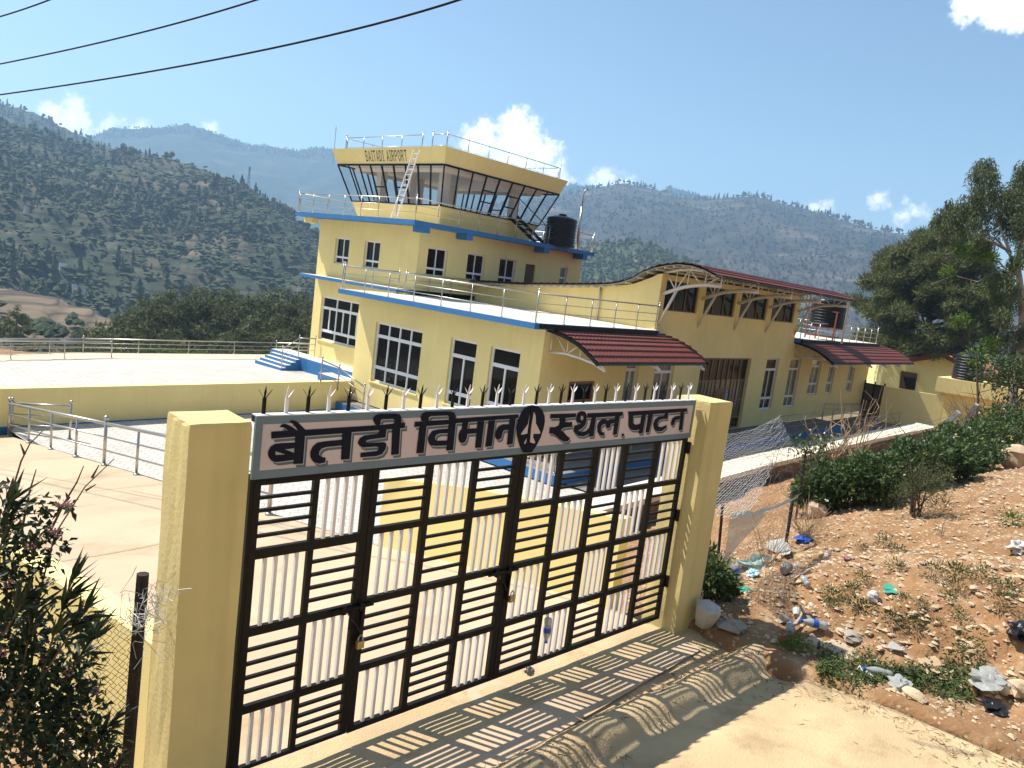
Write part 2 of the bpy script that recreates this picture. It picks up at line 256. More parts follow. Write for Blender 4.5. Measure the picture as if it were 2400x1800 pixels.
# ---------------------------------------------------------------- mesh helpers
WL = {}
class MB:
    def __init__(s): s.v = []; s.f = []; s.m = []; s.n = 0
    def add(s, vs, fs, mi=0):
        b = s.n; s.v.extend([tuple(map(float, p)) for p in vs]); s.n += len(vs)
        for f in fs: s.f.append(tuple(i + b for i in f)); s.m.append(mi)
    def quad(s, a, b, c, d, mi=0): s.add([a, b, c, d], [(0, 1, 2, 3)], mi)
    def hexa(s, p, mi=0):   # 8 corners: bottom 4 then top 4
        s.add(p, [(3, 2, 1, 0), (4, 5, 6, 7), (0, 1, 5, 4), (1, 2, 6, 5), (2, 3, 7, 6), (3, 0, 4, 7)], mi)
    def box(s, x0, x1, y0, y1, z0, z1, mi=0):
        s.hexa([(x0, y0, z0), (x1, y0, z0), (x1, y1, z0), (x0, y1, z0), (x0, y0, z1), (x1, y0, z1), (x1, y1, z1), (x0, y1, z1)], mi)
    def obox(s, o, a, b, c, mi=0):
        o, a, b, c = map(np.array, (o, a, b, c)); s.hexa([o, o + a, o + a + b, o + b, o + c, o + a + c, o + a + b + c, o + b + c], mi)
    def bar(s, p, q, w, h, up=(0, 0, 1), mi=0):
        p = np.array(p, float); q = np.array(q, float); d = q - p; d /= np.linalg.norm(d); u = np.array(up, float); x = np.cross(d, u)
        if np.linalg.norm(x) < 1e-6: x = np.cross(d, (1, 0, 0))
        x /= np.linalg.norm(x); u = np.cross(x, d); x = x * w / 2; u = u * h / 2
        s.hexa([p - x - u, p + x - u, p + x + u, p - x + u, q - x - u, q + x - u, q + x + u, q - x + u], mi)
    def tube(s, pts, r, n=6, mi=0, cap=True):
        pts = [np.array(p, float) for p in pts]; k = len(pts); rs = r if hasattr(r, '__len__') else [r] * k
        vs = []; prev = None
        for i, p in enumerate(pts):
            d = pts[min(i + 1, k - 1)] - pts[max(i - 1, 0)]; d /= (np.linalg.norm(d) + 1e-12)
            if prev is None:
                a = np.cross(d, (0, 0, 1)) if abs(d[2]) < .95 else np.cross(d, (1, 0, 0))
            else: a = prev - d * (prev @ d)
            a /= (np.linalg.norm(a) + 1e-12); prev = a; b = np.cross(d, a)
            for j in range(n):
                t = 2 * math.pi * j / n; vs.append(p + rs[i] * (a * math.cos(t) + b * math.sin(t)))
        fs = []
        for i in range(k - 1):
            for j in range(n):
                j2 = (j + 1) % n; fs.append((i * n + j, i * n + j2, (i + 1) * n + j2, (i + 1) * n + j))
        if cap: fs.append(tuple(range(n - 1, -1, -1))); fs.append(tuple((k - 1) * n + j for j in range(n)))
        s.add(vs, fs, mi)
    def lathe(s, c, prof, n=20, mi=0, axis=(0, 0, 1)):   # prof = [(r, h)]
        c = np.array(c, float); ax = np.array(axis, float); ax /= np.linalg.norm(ax)
        a = np.cross(ax, (1, 0, 0)) if abs(ax[0]) < .9 else np.cross(ax, (0, 1, 0)); a /= np.linalg.norm(a); b = np.cross(ax, a)
        vs = []
        for r, h in prof:
            for j in range(n):
                t = 2 * math.pi * j / n; vs.append(c + ax * h + r * (a * math.cos(t) + b * math.sin(t)))
        fs = []
        for i in range(len(prof) - 1):
            for j in range(n):
                j2 = (j + 1) % n; fs.append((i * n + j, i * n + j2, (i + 1) * n + j2, (i + 1) * n + j))
        fs.append(tuple(range(n - 1, -1, -1))); fs.append(tuple((len(prof) - 1) * n + j for j in range(n)))
        s.add(vs, fs, mi)
    def ball(s, c, r, mi=0, n=8, m=5):
        pr = [(max(r * math.sin(math.pi * i / m), r * .02), -r * math.cos(math.pi * i / m)) for i in range(m + 1)]; s.lathe(c, pr, n, mi)
    def poly(s, pts, mi=0):
        tri = tessellate_polygon([[Vector(p) for p in pts]]); s.add(pts, [tuple(t) for t in tri], mi)
    def prism(s, pts, ext, mi=0):
        n = len(pts); e = np.array(ext, float); tri = tessellate_polygon([[Vector(p) for p in pts]])
        vs = [np.array(p, float) for p in pts] + [np.array(p, float) + e for p in pts]
        fs = [tuple(t) for t in tri] + [tuple(i + n for i in reversed(t)) for t in tri] + [(i, (i + 1) % n, (i + 1) % n + n, i + n) for i in range(n)]
        s.add(vs, fs, mi)
    def tris(s, V, Fc, mi=0):
        b = s.n; s.v.extend(map(tuple, V.tolist())); s.n += len(V); s.f.extend(map(tuple, (Fc + b).tolist())); s.m.extend([mi] * len(Fc))
    def build(s, name, mats, parent=None, label=None, cat=None, group=None, kind=None, smooth=False, base=None, fixn=False):
        if not isinstance(mats, (list, tuple)): mats = [mats]
        V = np.array(s.v, float)
        if parent is not None: org = np.array(WL[parent.name])
        elif base is not None: org = np.array(base, float)
        else: org = np.array([(V[:, 0].min() + V[:, 0].max()) / 2, (V[:, 1].min() + V[:, 1].max()) / 2, V[:, 2].min()])
        me = bpy.data.meshes.new(name); me.from_pydata((V - org).tolist(), [], s.f)
        for m in mats: me.materials.append(m)
        if len(mats) > 1: me.polygons.foreach_set('material_index', s.m)
        if smooth: me.polygons.foreach_set('use_smooth', [True] * len(me.polygons))
        me.update()
        if fixn:
            import bmesh
            bm = bmesh.new(); bm.from_mesh(me); bmesh.ops.recalc_face_normals(bm, faces=bm.faces); bm.to_mesh(me); bm.free()
        o = bpy.data.objects.new(name, me); COL.objects.link(o); WL[o.name] = tuple(org)
        if parent is not None: o.parent = parent
        else: o.location = org
        tag(o, label, cat, group, kind); return o
def tag(o, label=None, cat=None, group=None, kind=None):
    for k, v in (('label', label), ('category', cat), ('group', group), ('kind', kind)):
        if v: o[k] = v
def thing(name, label, cat, loc, group=None):
    o = bpy.data.objects.new(name, None); COL.objects.link(o); o.location = loc; o.empty_display_size = .2; WL[o.name] = tuple(map(float, loc)); tag(o, label, cat, group); return o
def copy_tree(o, parent=None):
    c = o.copy(); COL.objects.link(c); c.parent = parent
    for ch in o.children: copy_tree(ch, c)
    return c
def struct(mb, name, m, **kw): return mb.build(name, m, kind='structure', **kw)
def lerp(a, b, t): return np.array(a, float) * (1 - t) + np.array(b, float) * t
# ---------------------------------------------------------------- terminal building
FL = -6.04            # ground floor level
XW, YW = 19.89, 16.24 # front planes of the low block (facing -X) and of the long hall (facing -Y)
XA, YA = 22.84, 26.48 # planes of the taller block behind
TB = thing('terminal_building', 'yellow airport terminal with blue slab edges, glazed control cab on top and maroon tiled canopies', 'building', (30, 22, FL))
def wall(mb, P0, U, Nn, w, h, holes=(), depth=.16, mi=0):
    P0, U, Nn = map(lambda q: np.array(q, float), (P0, U, Nn)); Z = np.array((0, 0, 1.0))
    xs = sorted({0, w} | {round(q, 4) for hl in holes for q in hl[:2]}); zs = sorted({0, h} | {round(q, 4) for hl in holes for q in hl[2:]})
    pt = lambda u, z, n=0: P0 + U * u + Z * z - Nn * n
    for i in range(len(xs) - 1):
        for j in range(len(zs) - 1):
            cx, cz = (xs[i] + xs[i + 1]) / 2, (zs[j] + zs[j + 1]) / 2
            if any(a < cx < b and c < cz < d for a, b, c, d in holes): continue
            mb.quad(pt(xs[i], zs[j]), pt(xs[i + 1], zs[j]), pt(xs[i + 1], zs[j + 1]), pt(xs[i], zs[j + 1]), mi)
    for a, b, c, d in holes:
        for (u0, z0, u1, z1) in ((a, c, b, c), (b, c, b, d), (b, d, a, d), (a, d, a, c)):
            mb.quad(pt(u0, z0), pt(u1, z1), pt(u1, z1, depth + .1), pt(u0, z0, depth + .1), mi)
def window(parent, P0, U, Nn, w, h, rows, fw=.06, depth=.13, fm='white', gm='glass', name='window', split=None):
    # rows = [(z0, z1, number of panes)], z as a fraction of the height
    P0, U, Nn = map(lambda q: np.array(q, float), (P0, U, Nn)); Z = np.array((0, 0, 1.0)); fr = MB()
    def bx(u0, u1, z0, z1, n0=depth - .03, n1=depth + .04): fr.obox(P0 + U * u0 + Z * z0 - Nn * n1, U * (u1 - u0), Nn * (n1 - n0), Z * (z1 - z0))
    bx(0, fw, 0, h); bx(w - fw, w, 0, h); bx(fw, w - fw, 0, fw); bx(fw, w - fw, h - fw, h)
    for k, (a, b, n) in enumerate(rows):
        z0, z1 = a * h, b * h
        if k: bx(fw, w - fw, z0 - fw * .8, z0 + fw * .8)
        lo = z0 + fw * .8 if k else fw; hi = z1 - fw * .8 if k < len(rows) - 1 else h - fw
        for i in range(1, n):
            u = fw + (w - 2 * fw) * i / n; bx(u - fw * .45, u + fw * .45, lo, hi, depth - .022, depth + .03)
    o = fr.build(name, M[fm], parent)
    g = MB(); e = .012
    q = lambda u, z: P0 + U * u + Z * z - Nn * (depth + .02)
    g.quad(q(fw, fw), q(w - fw, fw), q(w - fw, h - fw), q(fw, h - fw))
    g.build('pane', M[gm], o)
    return o
UL, NL = (0, -1, 0), (-1, 0, 0)     # a wall facing -X, seen from outside: u runs to -Y
UR, NR = (1, 0, 0), (0, -1, 0)
yw = M['yellow']; ys_ = lambda y, y0: y0 - y
# low block, front
b = MB()
wins_b = [(25.22, 22.31, -5.03, -2.54), (20.70, 19.32, -5.03, -2.53), (18.62, 17.20, -5.03, -2.53)]
wall(b, (XW, YA, FL), UL, NL, YA - YW, 4.44, [(YA - a, YA - c, z0 - FL, z1 - FL) for a, c, z0, z1 in wins_b])
# long front wall of hall and wings
HX0, HX1, EX = 26.7, 41.0, 54.5
ground_w = [(37.97, 39.50, -5.22, -2.51), (41.02, 42.55, -5.22, -2.50), (44.17, 45.72, -4.63, -2.50), (47.10, 48.15, -4.63, -2.50), (50.66, 51.76, -4.63, -2.50)]
can_w = [(25.10, 26.0, -4.75, -2.55), (27.22, 28.76, -5.25, -2.55)]
holes = [(21.59, 23.16, FL, -3.42), (31.05, 36.12, FL, -2.52)] + ground_w + can_w
wall(b, (XW, YW, FL), UR, NR, EX - XW, 4.44, [(a - XW, c - XW, z0 - FL, z1 - FL) for a, c, z0, z1 in holes])
b.quad((EX, YW, FL), (EX, 26.5, FL), (EX, 26.5, -1.6), (EX, YW, -1.6)); b.quad((EX, 26.5, FL), (XA, 26.5, FL), (XA, 26.5, -1.6), (EX, 26.5, -1.6))
b.quad((XW, YA, FL), (XW, YA, -1.6), (XA + .5, YA, -1.6), (XA + .5, YA, FL))
# hall front above the wings
ZT = 0.84
cl = [(27.12, 29.88), (30.45, 33.42), (33.95, 36.95), (37.52, 40.42)]
wall(b, (HX0, YW, -1.6), UR, NR, HX1 - HX0, ZT + 1.6, [(a - HX0, c - HX0, 1.0, 2.22) for a, c in cl], .13)
PROF = [(16.24, .84), (16.45, .80), (16.66, .67), (17.17, .45), (17.62, .27), (18.3, .15), (18.87, .08), (20.12, -.06), (21.82, -.22), (24.12, -.45), (26.5, -.69)]
for X, flip in ((HX0, 0), (HX1, 1)):
    for (y0, z0), (y1, z1) in zip(PROF[:-1], PROF[1:]):
        q = [(X, y0, -1.6), (X, y0, z0), (X, y1, z1), (X, y1, -1.6)]
        b.add(q, [(0, 1, 2, 3)] if not flip else [(3, 2, 1, 0)])
b.quad((HX1, 26.5, -1.6), (HX0, 26.5, -1.6), (HX0, 26.5, -.69), (HX1, 26.5, -.69))
walls = b.build('wall', yw, TB)
# taller block behind
b = MB(); AY = 34.27; AX1 = 34.9
wall(b, (XA, AY, -5.37), UL, NL, AY - YA, 4.04, [(AY - 33.58, AY - 29.95, -4.44 + 5.37, -2.20 + 5.37)])
wall(b, (XA, AY, -1.33), UL, NL, AY - 26.5, 2.97, [(AY - 32.83, AY - 31.65, .85, 2.13), (AY - 30.43, AY - 29.24, .85, 2.13)])
up_r = [(23.42, 24.63), (25.95, 27.15), (28.2, 29.4)]
wall(b, (XA, 26.5, -1.33), UR, NR, AX1 - XA, 2.97, [(a - XA, c - XA, .87, 2.14) for a, c in up_r] + [(30.17 - XA, 30.95 - XA, .15, 2.04), (33.06 - XA, 33.69 - XA, .87, 2.14)])
b.quad((AX1, 26.5, -6.4), (AX1, AY, -6.4), (AX1, AY, 1.64), (AX1, 26.5, 1.64)); b.quad((AX1, AY, -6.4), (XA, AY, -6.4), (XA, AY, 1.64), (AX1, AY, 1.64))
b.quad((XA, AY, -6.4), (XA, YA, -6.4), (XA, YA, -5.37), (XA, AY, -5.37))
b.box(22.33, 22.74, 34.275, 35.0, 1.38, 1.637)
b.build('upper_block_wall', yw, TB)
# slabs : pale top, blue edges
def slab(name, x0, x1, y0, y1, z0, z1, parent=TB):
    s = MB(); s.hexa([(x0, y0, z0), (x1, y0, z0), (x1, y1, z0), (x0, y1, z0), (x0, y0, z1), (x1, y0, z1), (x1, y1, z1), (x0, y1, z1)], 0)
    for k in (1,): s.m[k] = 1
    return s.build(name, [M['blue'], M['terrace']], parent)
slab('roof_slab', 19.0, HX0 - .003, 15.98, 26.8, -1.6, -1.4)
slab('roof_slab', HX1 + .003, EX + .15, 15.98, 26.5, -1.6, -1.4)
slab('roof_slab', 21.8, 36.0, YA + .02, 34.15, -1.33, -1.18)
slab('roof_slab', 21.8, 34.92, 25.74, 35.0, 1.64, 1.84)
for xa_, xb_ in ((19.25, HX0 - .3), (HX1 + .3, EX + .1)):
    g = MB(); g.box(xa_, xb_, 15.86, 15.975, -1.56, -1.42); g.build('gutter', M['mullion'], TB)
for x0, x1 in ((22.33, 22.74), (25.0, 25.4), (30.6, 31.02), (33.92, 34.32)):
    s = MB(); s.box(x0, x1, 25.745, 26.43, 1.37, 1.637); s.build('beam_end', M['blue'], TB)
# windows
W3 = [(0, .25, 4), (.25, .77, 4), (.77, 1, 4)]
window(TB, (XW, 25.22, -5.03), UL, NL, 2.91, 2.49, W3, fw=.085)
for a, c in ((20.70, 19.32), (18.62, 17.20)):
    window(TB, (XW, a, -5.03), UL, NL, a - c, 2.5, [(0, .18, 2), (.18, .74, 2), (.74, 1, 1)], fw=.085)
window(TB, (XA, 33.58, -4.44), UL, NL, 3.63, 2.24, [(0, .22, 3), (.22, .74, 6), (.74, 1, 3)], fw=.085)
W2 = [(0, .26, 2), (.26, 1, 2)]
for a, c in ((32.83, 31.65), (30.43, 29.24)): window(TB, (XA, a, -.48), UL, NL, a - c, 1.28, W2)
for a, c in up_r: window(TB, (a, 26.5, -.46), UR, NR, c - a, 1.27, W2)
window(TB, (33.06, 26.5, -.46), UR, NR, .63, 1.27, [(0, .55, 1), (.55, 1, 1)], gm='glass_grey')
for i, (a, c, z0, z1) in enumerate(ground_w):
    tall = i < 2
    window(TB, (a, YW, z0), UR, NR, c - a, z1 - z0, [(0, .22, 2), (.22, .78, 2), (.78, 1, 1)] if tall else [(0, .30, 2), (.30, .79, 2), (.79, 1, 1)], gm=('glass', 'glass_tan', 'glass_grey', 'glass_grey', 'glass_grey')[i], fw=.075)
    # half drawn curtain behind the glass of the two tall ones
for i, (a, c, z0, z1) in enumerate(can_w): window(TB, (a, YW, z0), UR, NR, c - a, z1 - z0, [(0, .2, 1), (.2, .78, 2), (.78, 1, 1)], gm=('glass_grey', 'glass_tan')[i], fw=.075)
for a, c in cl: window(TB, (a, YW, -.6), UR, NR, c - a, 1.22, [(0, 1, 3)], fw=.045, fm='bronze', depth=.11)
# sills
s = MB()
for a, c, z in ((25.30, 22.25, -5.03), (20.76, 19.26, -5.03), (18.68, 17.14, -5.03)): s.box(XW - .05, XW - .002, c, a, z - .06, z)
s.box(XA - .05, XA - .002, 29.9, 33.64, -4.50, -4.44); s.build('sill', yw, TB)
# doors
d = MB(); d.box(30.19, 30.93, 26.58, 26.62, -1.17, .69)
for k in range(2): d.box(30.27, 30.85, 26.56, 26.58, -1.0 + k * .85, -.35 + k * .85)
d.build('door', M['wood'], TB)
d = MB(); d.box(21.6, 21.68, 16.27, 16.36, FL, -3.43); d.box(23.07, 23.15, 16.27, 16.36, FL, -3.43); d.box(21.68, 23.07, 16.27, 16.36, -4.18, -4.10); d.box(21.68, 23.07, 16.27, 16.36, -3.51, -3.43)
d.box(21.68, 22.36, 16.30, 16.35, FL, -4.18); d.box(22.39, 23.07, 16.30, 16.35, FL, -4.18)
for x in (21.75, 22.08, 22.46, 22.79): 
    for z0, z1 in ((FL + .15, FL + .75), (FL + .9, -4.28)): d.box(x, x + .21, 16.27, 16.30, z0, z1)
dd = d.build('door', M['woodlight'], TB)
p = MB(); p.quad((21.68, 16.33, -4.10), (23.07, 16.33, -4.10), (23.07, 16.33, -3.51), (21.68, 16.33, -3.51)); p.build('pane', M['glass'], dd)
# main entrance : bronze glazed screen with a carved timber door standing open
fr = MB(); X0, X1, ZE = 31.07, 36.10, -2.53; Y0, Y1 = 16.40, 16.47
cols = [X0, 31.75, 32.42, 33.1, 33.62, 34.15, 34.68, 35.37, X1]
for x in cols: fr.box(x - .035, x + .035, Y0, Y1, FL, ZE)
for z in (-2.57, -3.62, -4.62, -5.5, FL + .04):
    fr.box(X0, 33.1, Y0 + .01, Y1 - .01, z - .04, z + .04); fr.box(34.68, X1, Y0 + .01, Y1 - .01, z - .04, z + .04)
for z in (-2.57, -4.02): fr.box(33.1, 34.68, Y0 + .01, Y1 - .01, z - .04, z + .04)
for x in (31.4, 32.08, 32.76, 35.02, 35.72): fr.box(x - .02, x + .02, Y0 + .015, Y1 - .015, FL, -3.62)
ent = fr.build('entrance_screen', M['bronze'], TB)
p = MB(); yq = 16.44
p.quad((X0, yq, -3.58), (X1, yq, -3.58), (X1, yq, ZE), (X0, yq, ZE), 0)
p.quad((X0, yq, FL), (33.1, yq, FL), (33.1, yq, -3.6), (X0, yq, -3.6), 1); p.quad((34.68, yq, -5.5), (X1, yq, -5.5), (X1, yq, -3.6), (34.68, yq, -3.6), 1); p.quad((34.68, yq, FL), (X1, yq, FL), (X1, yq, -5.5), (34.68, yq, -5.5), 0)
p.quad((33.1, yq, -3.98), (34.68, yq, -3.98), (34.68, yq, -3.6), (33.1, yq, -3.6), 1)
p.quad((33.1, 17.2, FL), (34.68, 17.2, FL), (34.68, 17.2, -4.0), (33.1, 17.2, -4.0), 0)  # dark sheet behind the open doorway, painted in for the unlit interior
p.build('pane', [M['glass'], M['glass_tan']], ent)
d = MB(); d.box(33.14, 34.2, 16.38, 16.43, FL, -4.08)
for x in (33.22, 33.46, 33.72, 33.96):
    for z0, z1 in ((-5.9, -5.25), (-5.15, -4.9), (-4.8, -4.15)): d.box(x, x + .17, 16.355, 16.38, z0, z1)
d.build('door_leaf', M['woodlight'], ent)
# plinth, porch and steps
s = MB()
PF = 14.4
def blue_step(x0, x1, y0, y1, z0, z1): s.hexa([(x0, y0, z0), (x1, y0, z0), (x1, y1, z0), (x0, y1, z0), (x0, y0, z1), (x1, y0, z1), (x1, y1, z1), (x0, y1, z1)], 0); s.m[-5] = 1
blue_step(19.04, 46.2, PF, YW - .002, -6.40, -6.08); blue_step(19.04, XW - .002, YW, 26.3, -6.40, -6.08)
s.build('porch', [M['blue'], M['grey']], TB)
s = MB(); blue_step(21.8, XA - .002, 27.0, 36.2, -6.6, -5.37); s.build('plinth', [M['blue'], M['terrace']], TB)
s = MB(); blue_step(21.0, 21.797, 28.6, 30.6, -6.5, -5.66); s.build('plinth_block', [M['blue'], M['terrace']], TB)
st = MB(); s = st
for k in range(4): blue_step(20.75 + .27 * k, 21.02 + .27 * k if k < 3 else 21.797, 33.4, 35.9, -6.6, -5.92 + .14 * k)
st.build('stair', [M['blue'], M['terrace']], TB)
# drain pipe on the hall side wall
t = MB(); t.tube([(26.62, 18.5 + .55, .05), (26.62, 19.05, -.3), (26.62, 19.05, -1.38)], .045, 8); t.build('drain_pipe', M['steel'], TB, smooth=True)
# ------------------------------------------------ tiled roofs
def tiled(name, prof, x0, x1, parent=TB, edge='mullion', eh=.10, step=.36, wl=.21, amp=.03, drop=.055, dx=.07):
    """curved sheet of tile courses: prof = [(y, z)] from the top edge to the eave"""
    P = [np.array(p, float) for p in prof]; seg = [np.linalg.norm(P[i + 1] - P[i]) for i in range(len(P) - 1)]; L = sum(seg)
    def pos(s):
        for i, l in enumerate(seg):
            if s <= l or i == len(seg) - 1: return P[i] + (P[i + 1] - P[i]) * min(s / l, 1.0)
            s -= l
    nx = int((x1 - x0) / dx) + 1; xs = np.linspace(x0, x1, nx); wv = amp * (1 + np.cos(2 * np.pi * xs / wl)) / 2
    n = max(1, int(round(L / step))); mb = MB(); vs = []; rows = 0
    for c in range(n):
        for e in (0, 1):
            y, z = pos(L * (c + e) / n); lift = drop * e
            for i in range(nx): vs.append((xs[i], y, z + wv[i] + lift))
            rows += 1
    fs = []
    for r in range(rows - 1):
        for i in range(nx - 1): fs.append((r * nx + i, r * nx + i + 1, (r + 1) * nx + i + 1, (r + 1) * nx + i))
    mb.add(vs, fs, 0)
    # underside and end fascia
    k = 24
    for i in range(k):
        (ya, za), (yb, zb) = pos(L * i / k), pos(L * (i + 1) / k)
        mb.quad((x0 + .02, ya, za - .05), (x0 + .02, yb, zb - .05), (x1 - .02, yb, zb - .05), (x1 - .02, ya, za - .05), 1)
        for x in (x0, x1): mb.bar((x, ya, za - .035), (x, yb, zb - .035), .03, eh, mi=2)
    o = mb.build(name, [M['tile'], M['tileunder'], M[edge]], parent)
    return o
RP = [(26.6, -.50), (23.07, -.29), (20.0, 0.0), (18.6, .15), (17.9, .30), (17.4, .48), (16.87, .82), (16.5, .98), (16.14, 1.12), (15.37, 1.25), (14.97, 1.27), (14.57, 1.22), (14.1, 1.10), (13.7, .94)]
roof = tiled('hall_roof', RP, 26.25, 41.95, amp=.03, edge='tileunder', eh=.035)
pl = MB()
acc = 0
for i in range(len(RP) - 1):
    (ya, za), (yb, zb) = RP[i], RP[i + 1]; L = math.hypot(yb - ya, zb - za); n = max(1, int(L / .38))
    for k in range(n):
        t = (k + .5) / n; y, z = ya + (yb - ya) * t, za + (zb - za) * t; pl.bar((26.3, y, z - .085), (41.9, y, z - .085), .05, .07)
pl.build('purlin', M['cream'], roof)
def interp(prof, y):
    ps = sorted(prof); return float(np.interp(y, [p[0] for p in ps], [p[1] for p in ps]))
for X in (26.93, 30.18, 33.65, 37.15, 40.85):
    t = MB(); up = [(16.32, .88), (15.72, 1.04), (15.18, 1.12), (14.45, 1.10), (13.8, .95)]; lo = [(16.24, .05), (15.72, .27), (15.2, .46), (14.46, .59), (13.78, .60)]
    fine = lambda c: [(X, float(y), float(np.interp(-y, [-q[0] for q in c], [q[1] for q in c]))) for y in np.linspace(c[0][0], c[-1][0], 9)]
    t.tube(fine(up), .05, 8); t.tube(fine(lo), .075, 8); t.tube([(X, 16.24, -1.18), (X, 15.62, .30)], .06, 8)
    P = lambda c, y: (X, y, float(np.interp(-y, [-q[0] for q in c], [q[1] for q in c])))
    for y in (15.72, 15.2, 14.46, 13.8): t.tube([P(lo, y), P(up, y)], .028, 6)
    for a, c in ((16.2, 15.72), (15.2, 15.66), (15.2, 14.62), (13.86, 14.4)): t.tube([P(up, a), P(lo, c)], .028, 6)
    t.build('truss', M['cream'], roof, smooth=True)
def canopy(x0, x1, xs):
    prof = [(16.40, -1.58), (16.09, -1.61), (15.7, -1.67), (15.32, -1.76), (14.93, -1.88), (14.6, -2.05), (14.22, -2.27), (14.0, -2.42)]
    c = tiled('canopy_roof', prof, x0, x1, step=.34, amp=.034, drop=.06)
    for X in xs:
        t = MB(); lo = [(16.22, -2.37), (15.53, -2.31), (14.94, -2.36), (14.33, -2.45), (13.88, -2.62)]
        t.tube([(X, y, z) for y, z in lo], .05, 8); t.tube([(X, y, z - .09) for y, z in prof], .035, 6)
        Z = lambda y: interp(prof, y) - .09; Lz = lambda y: interp(lo, y)
        t.tube([(X, 16.2, Z(16.2)), (X, 16.2, -2.37)], .035, 6); t.tube([(X, 13.9, -2.6), (X, 14.02, Z(14.02))], .035, 6)
        for a, bq in ((16.1, 15.53), (15.5, 15.5), (15.0, 15.48), (14.94, 14.94), (14.6, 14.4), (14.1, 14.38)): t.tube([(X, a, Z(a)), (X, bq, Lz(bq))], .024, 6)
        t.build('truss', M['cream'], c, smooth=True)
    return c
canopy(19.98, 27.35, (20.25, 23.6, 26.85))
canopy(41.1, 56.2, (41.4, 44.3, 47.2, 50.1, 53.0, 55.6))
# ------------------------------------------------ control cab
CX0, CX1, CY0, CY1 = 24.34, 31.36, 27.01, 33.87; ZS, ZP, ZTOP, ZB = 2.78, 4.506, 5.26, 1.845
off = lambda z: .358 * (z - ZS)
def ring(z, ins=0.0):
    o = off(z) - ins; return [(CX0 - o, CY0 - o, z), (CX1 + o, CY0 - o, z), (CX1 + o, CY1 + o, z), (CX0 - o, CY1 + o, z)]
def band(mb, z0, z1, ins=0.0, mi=0):
    a, c = ring(z0, ins), ring(z1, ins)
    for i in range(4): mb.quad(a[i], a[(i + 1) % 4], c[(i + 1) % 4], c[i], mi)
cab = MB(); band(cab, ZB, ZS); band(cab, ZP, ZTOP); band(cab, ZTOP, ZB + 3.0, .12)
a, c = ring(ZTOP), ring(ZTOP, .12)
for i in range(4): cab.quad(a[i], a[(i + 1) % 4], c[(i + 1) % 4], c[i])
cabw = cab.build('control_cab', yw, TB)
n = MB(); 
for z, fl in ((ZP + .02, 0), (ZB + 3.0 - .15, 1)): n.quad(*ring(z, .1))
n.quad(*ring(ZS - .45, .1))
for (x, y) in ((25.3, 28.0), (30.3, 28.0), (25.3, 32.8), (30.3, 32.8), (27.9, 32.9), (25.25, 30.4)): n.box(x - .2, x + .2, y - .2, y + .2, ZB, ZP)
band(n, ZP - .02, ZP - .22, .6); 
n.build('ceiling', M['whitepaint'], cabw)
gl = MB(); band(gl, ZS + .02, ZP - .02, .03); gl.build('glazing', M['cabglass'], cabw)
mu = MB(); lo_, hi_ = ring(ZS), ring(ZP)
for i in range(4):
    A0, A1, B0, B1 = map(np.array, (lo_[i], lo_[(i + 1) % 4], hi_[i], hi_[(i + 1) % 4]))
    for k in range(10):
        t = k / 9; mu.bar(A0 + (A1 - A0) * t, B0 + (B1 - B0) * t, .07, .07, up=(0, 0, 1))
    mu.bar(A0, A1, .07, .06); mu.bar(B0, B1, .08, .08)
    for ks in ((3, 4), (5, 6)) if i in (0, 3) else ((4, 5),):
        for zt in (.42,) if i != 0 else (.32, .62):
            p0 = A0 + (A1 - A0) * ks[0] / 9; p1 = B0 + (B1 - B0) * ks[0] / 9; q0 = A0 + (A1 - A0) * ks[1] / 9; q1 = B0 + (B1 - B0) * ks[1] / 9
            mu.bar(p0 + (p1 - p0) * zt, q0 + (q1 - q0) * zt, .06, .06)
mu.build('mullion', M['mullion'], cabw)
# lettering on the parapet band, in simple slab strokes
def rc(x0, z0, x1, z1): return [(x0, z0), (x1, z0), (x1, z1), (x0, z1)]
LET = {'B': [rc(0, 0, .18, 1), rc(.18, 0, .6, .13), rc(.18, .44, .6, .56), rc(.18, .87, .6, 1), [(.6, 0), (.84, .14), (.84, .38), (.6, .5), (.6, .4), (.67, .34), (.67, .17), (.6, .13)], [(.6, .5), (.8, .62), (.8, .86), (.6, 1), (.6, .87), (.64, .82), (.64, .66), (.6, .6)]],
       'A': [[(-.04, 0), (.16, 0), (.49, 1), (.35, 1)], [(.70, 0), (.90, 0), (.52, 1), (.40, 1)], rc(.22, .26, .66, .38)], 'I': [rc(.2, 0, .38, 1), rc(.04, 0, .54, .1), rc(.04, .9, .54, 1)], 'T': [rc(.34, 0, .52, .87), rc(0, .87, .86, 1)],
       'D': [rc(.0, 0, .18, 1), rc(.18, 0, .5, .13), rc(.18, .87, .5, 1), [(.5, 0), (.84, .22), (.84, .78), (.5, 1), (.5, .87), (.66, .72), (.66, .28), (.5, .13)]],
       'R': [rc(.0, 0, .18, 1), rc(.18, .87, .58, 1), rc(.18, .42, .58, .54), [(.58, .42), (.82, .56), (.82, .86), (.58, 1), (.58, .87), (.64, .81), (.64, .6), (.58, .54)], [(.36, .44), (.54, .44), (.86, 0), (.66, 0)]],
       'P': [rc(.0, 0, .18, 1), rc(.18, .87, .58, 1), rc(.18, .40, .58, .52), [(.58, .40), (.82, .54), (.82, .86), (.58, 1), (.58, .87), (.64, .81), (.64, .58), (.58, .52)]],
       'O': [[(.0, .22), (.18, .28), (.18, .72), (.0, .78)], [(.84, .22), (.84, .78), (.66, .72), (.66, .28)], [(.0, .22), (.26, 0), (.58, 0), (.84, .22), (.66, .28), (.54, .14), (.3, .14), (.18, .28)], [(.0, .78), (.18, .72), (.3, .86), (.54, .86), (.66, .72), (.84, .78), (.58, 1), (.26, 1)]]}
tx = MB()
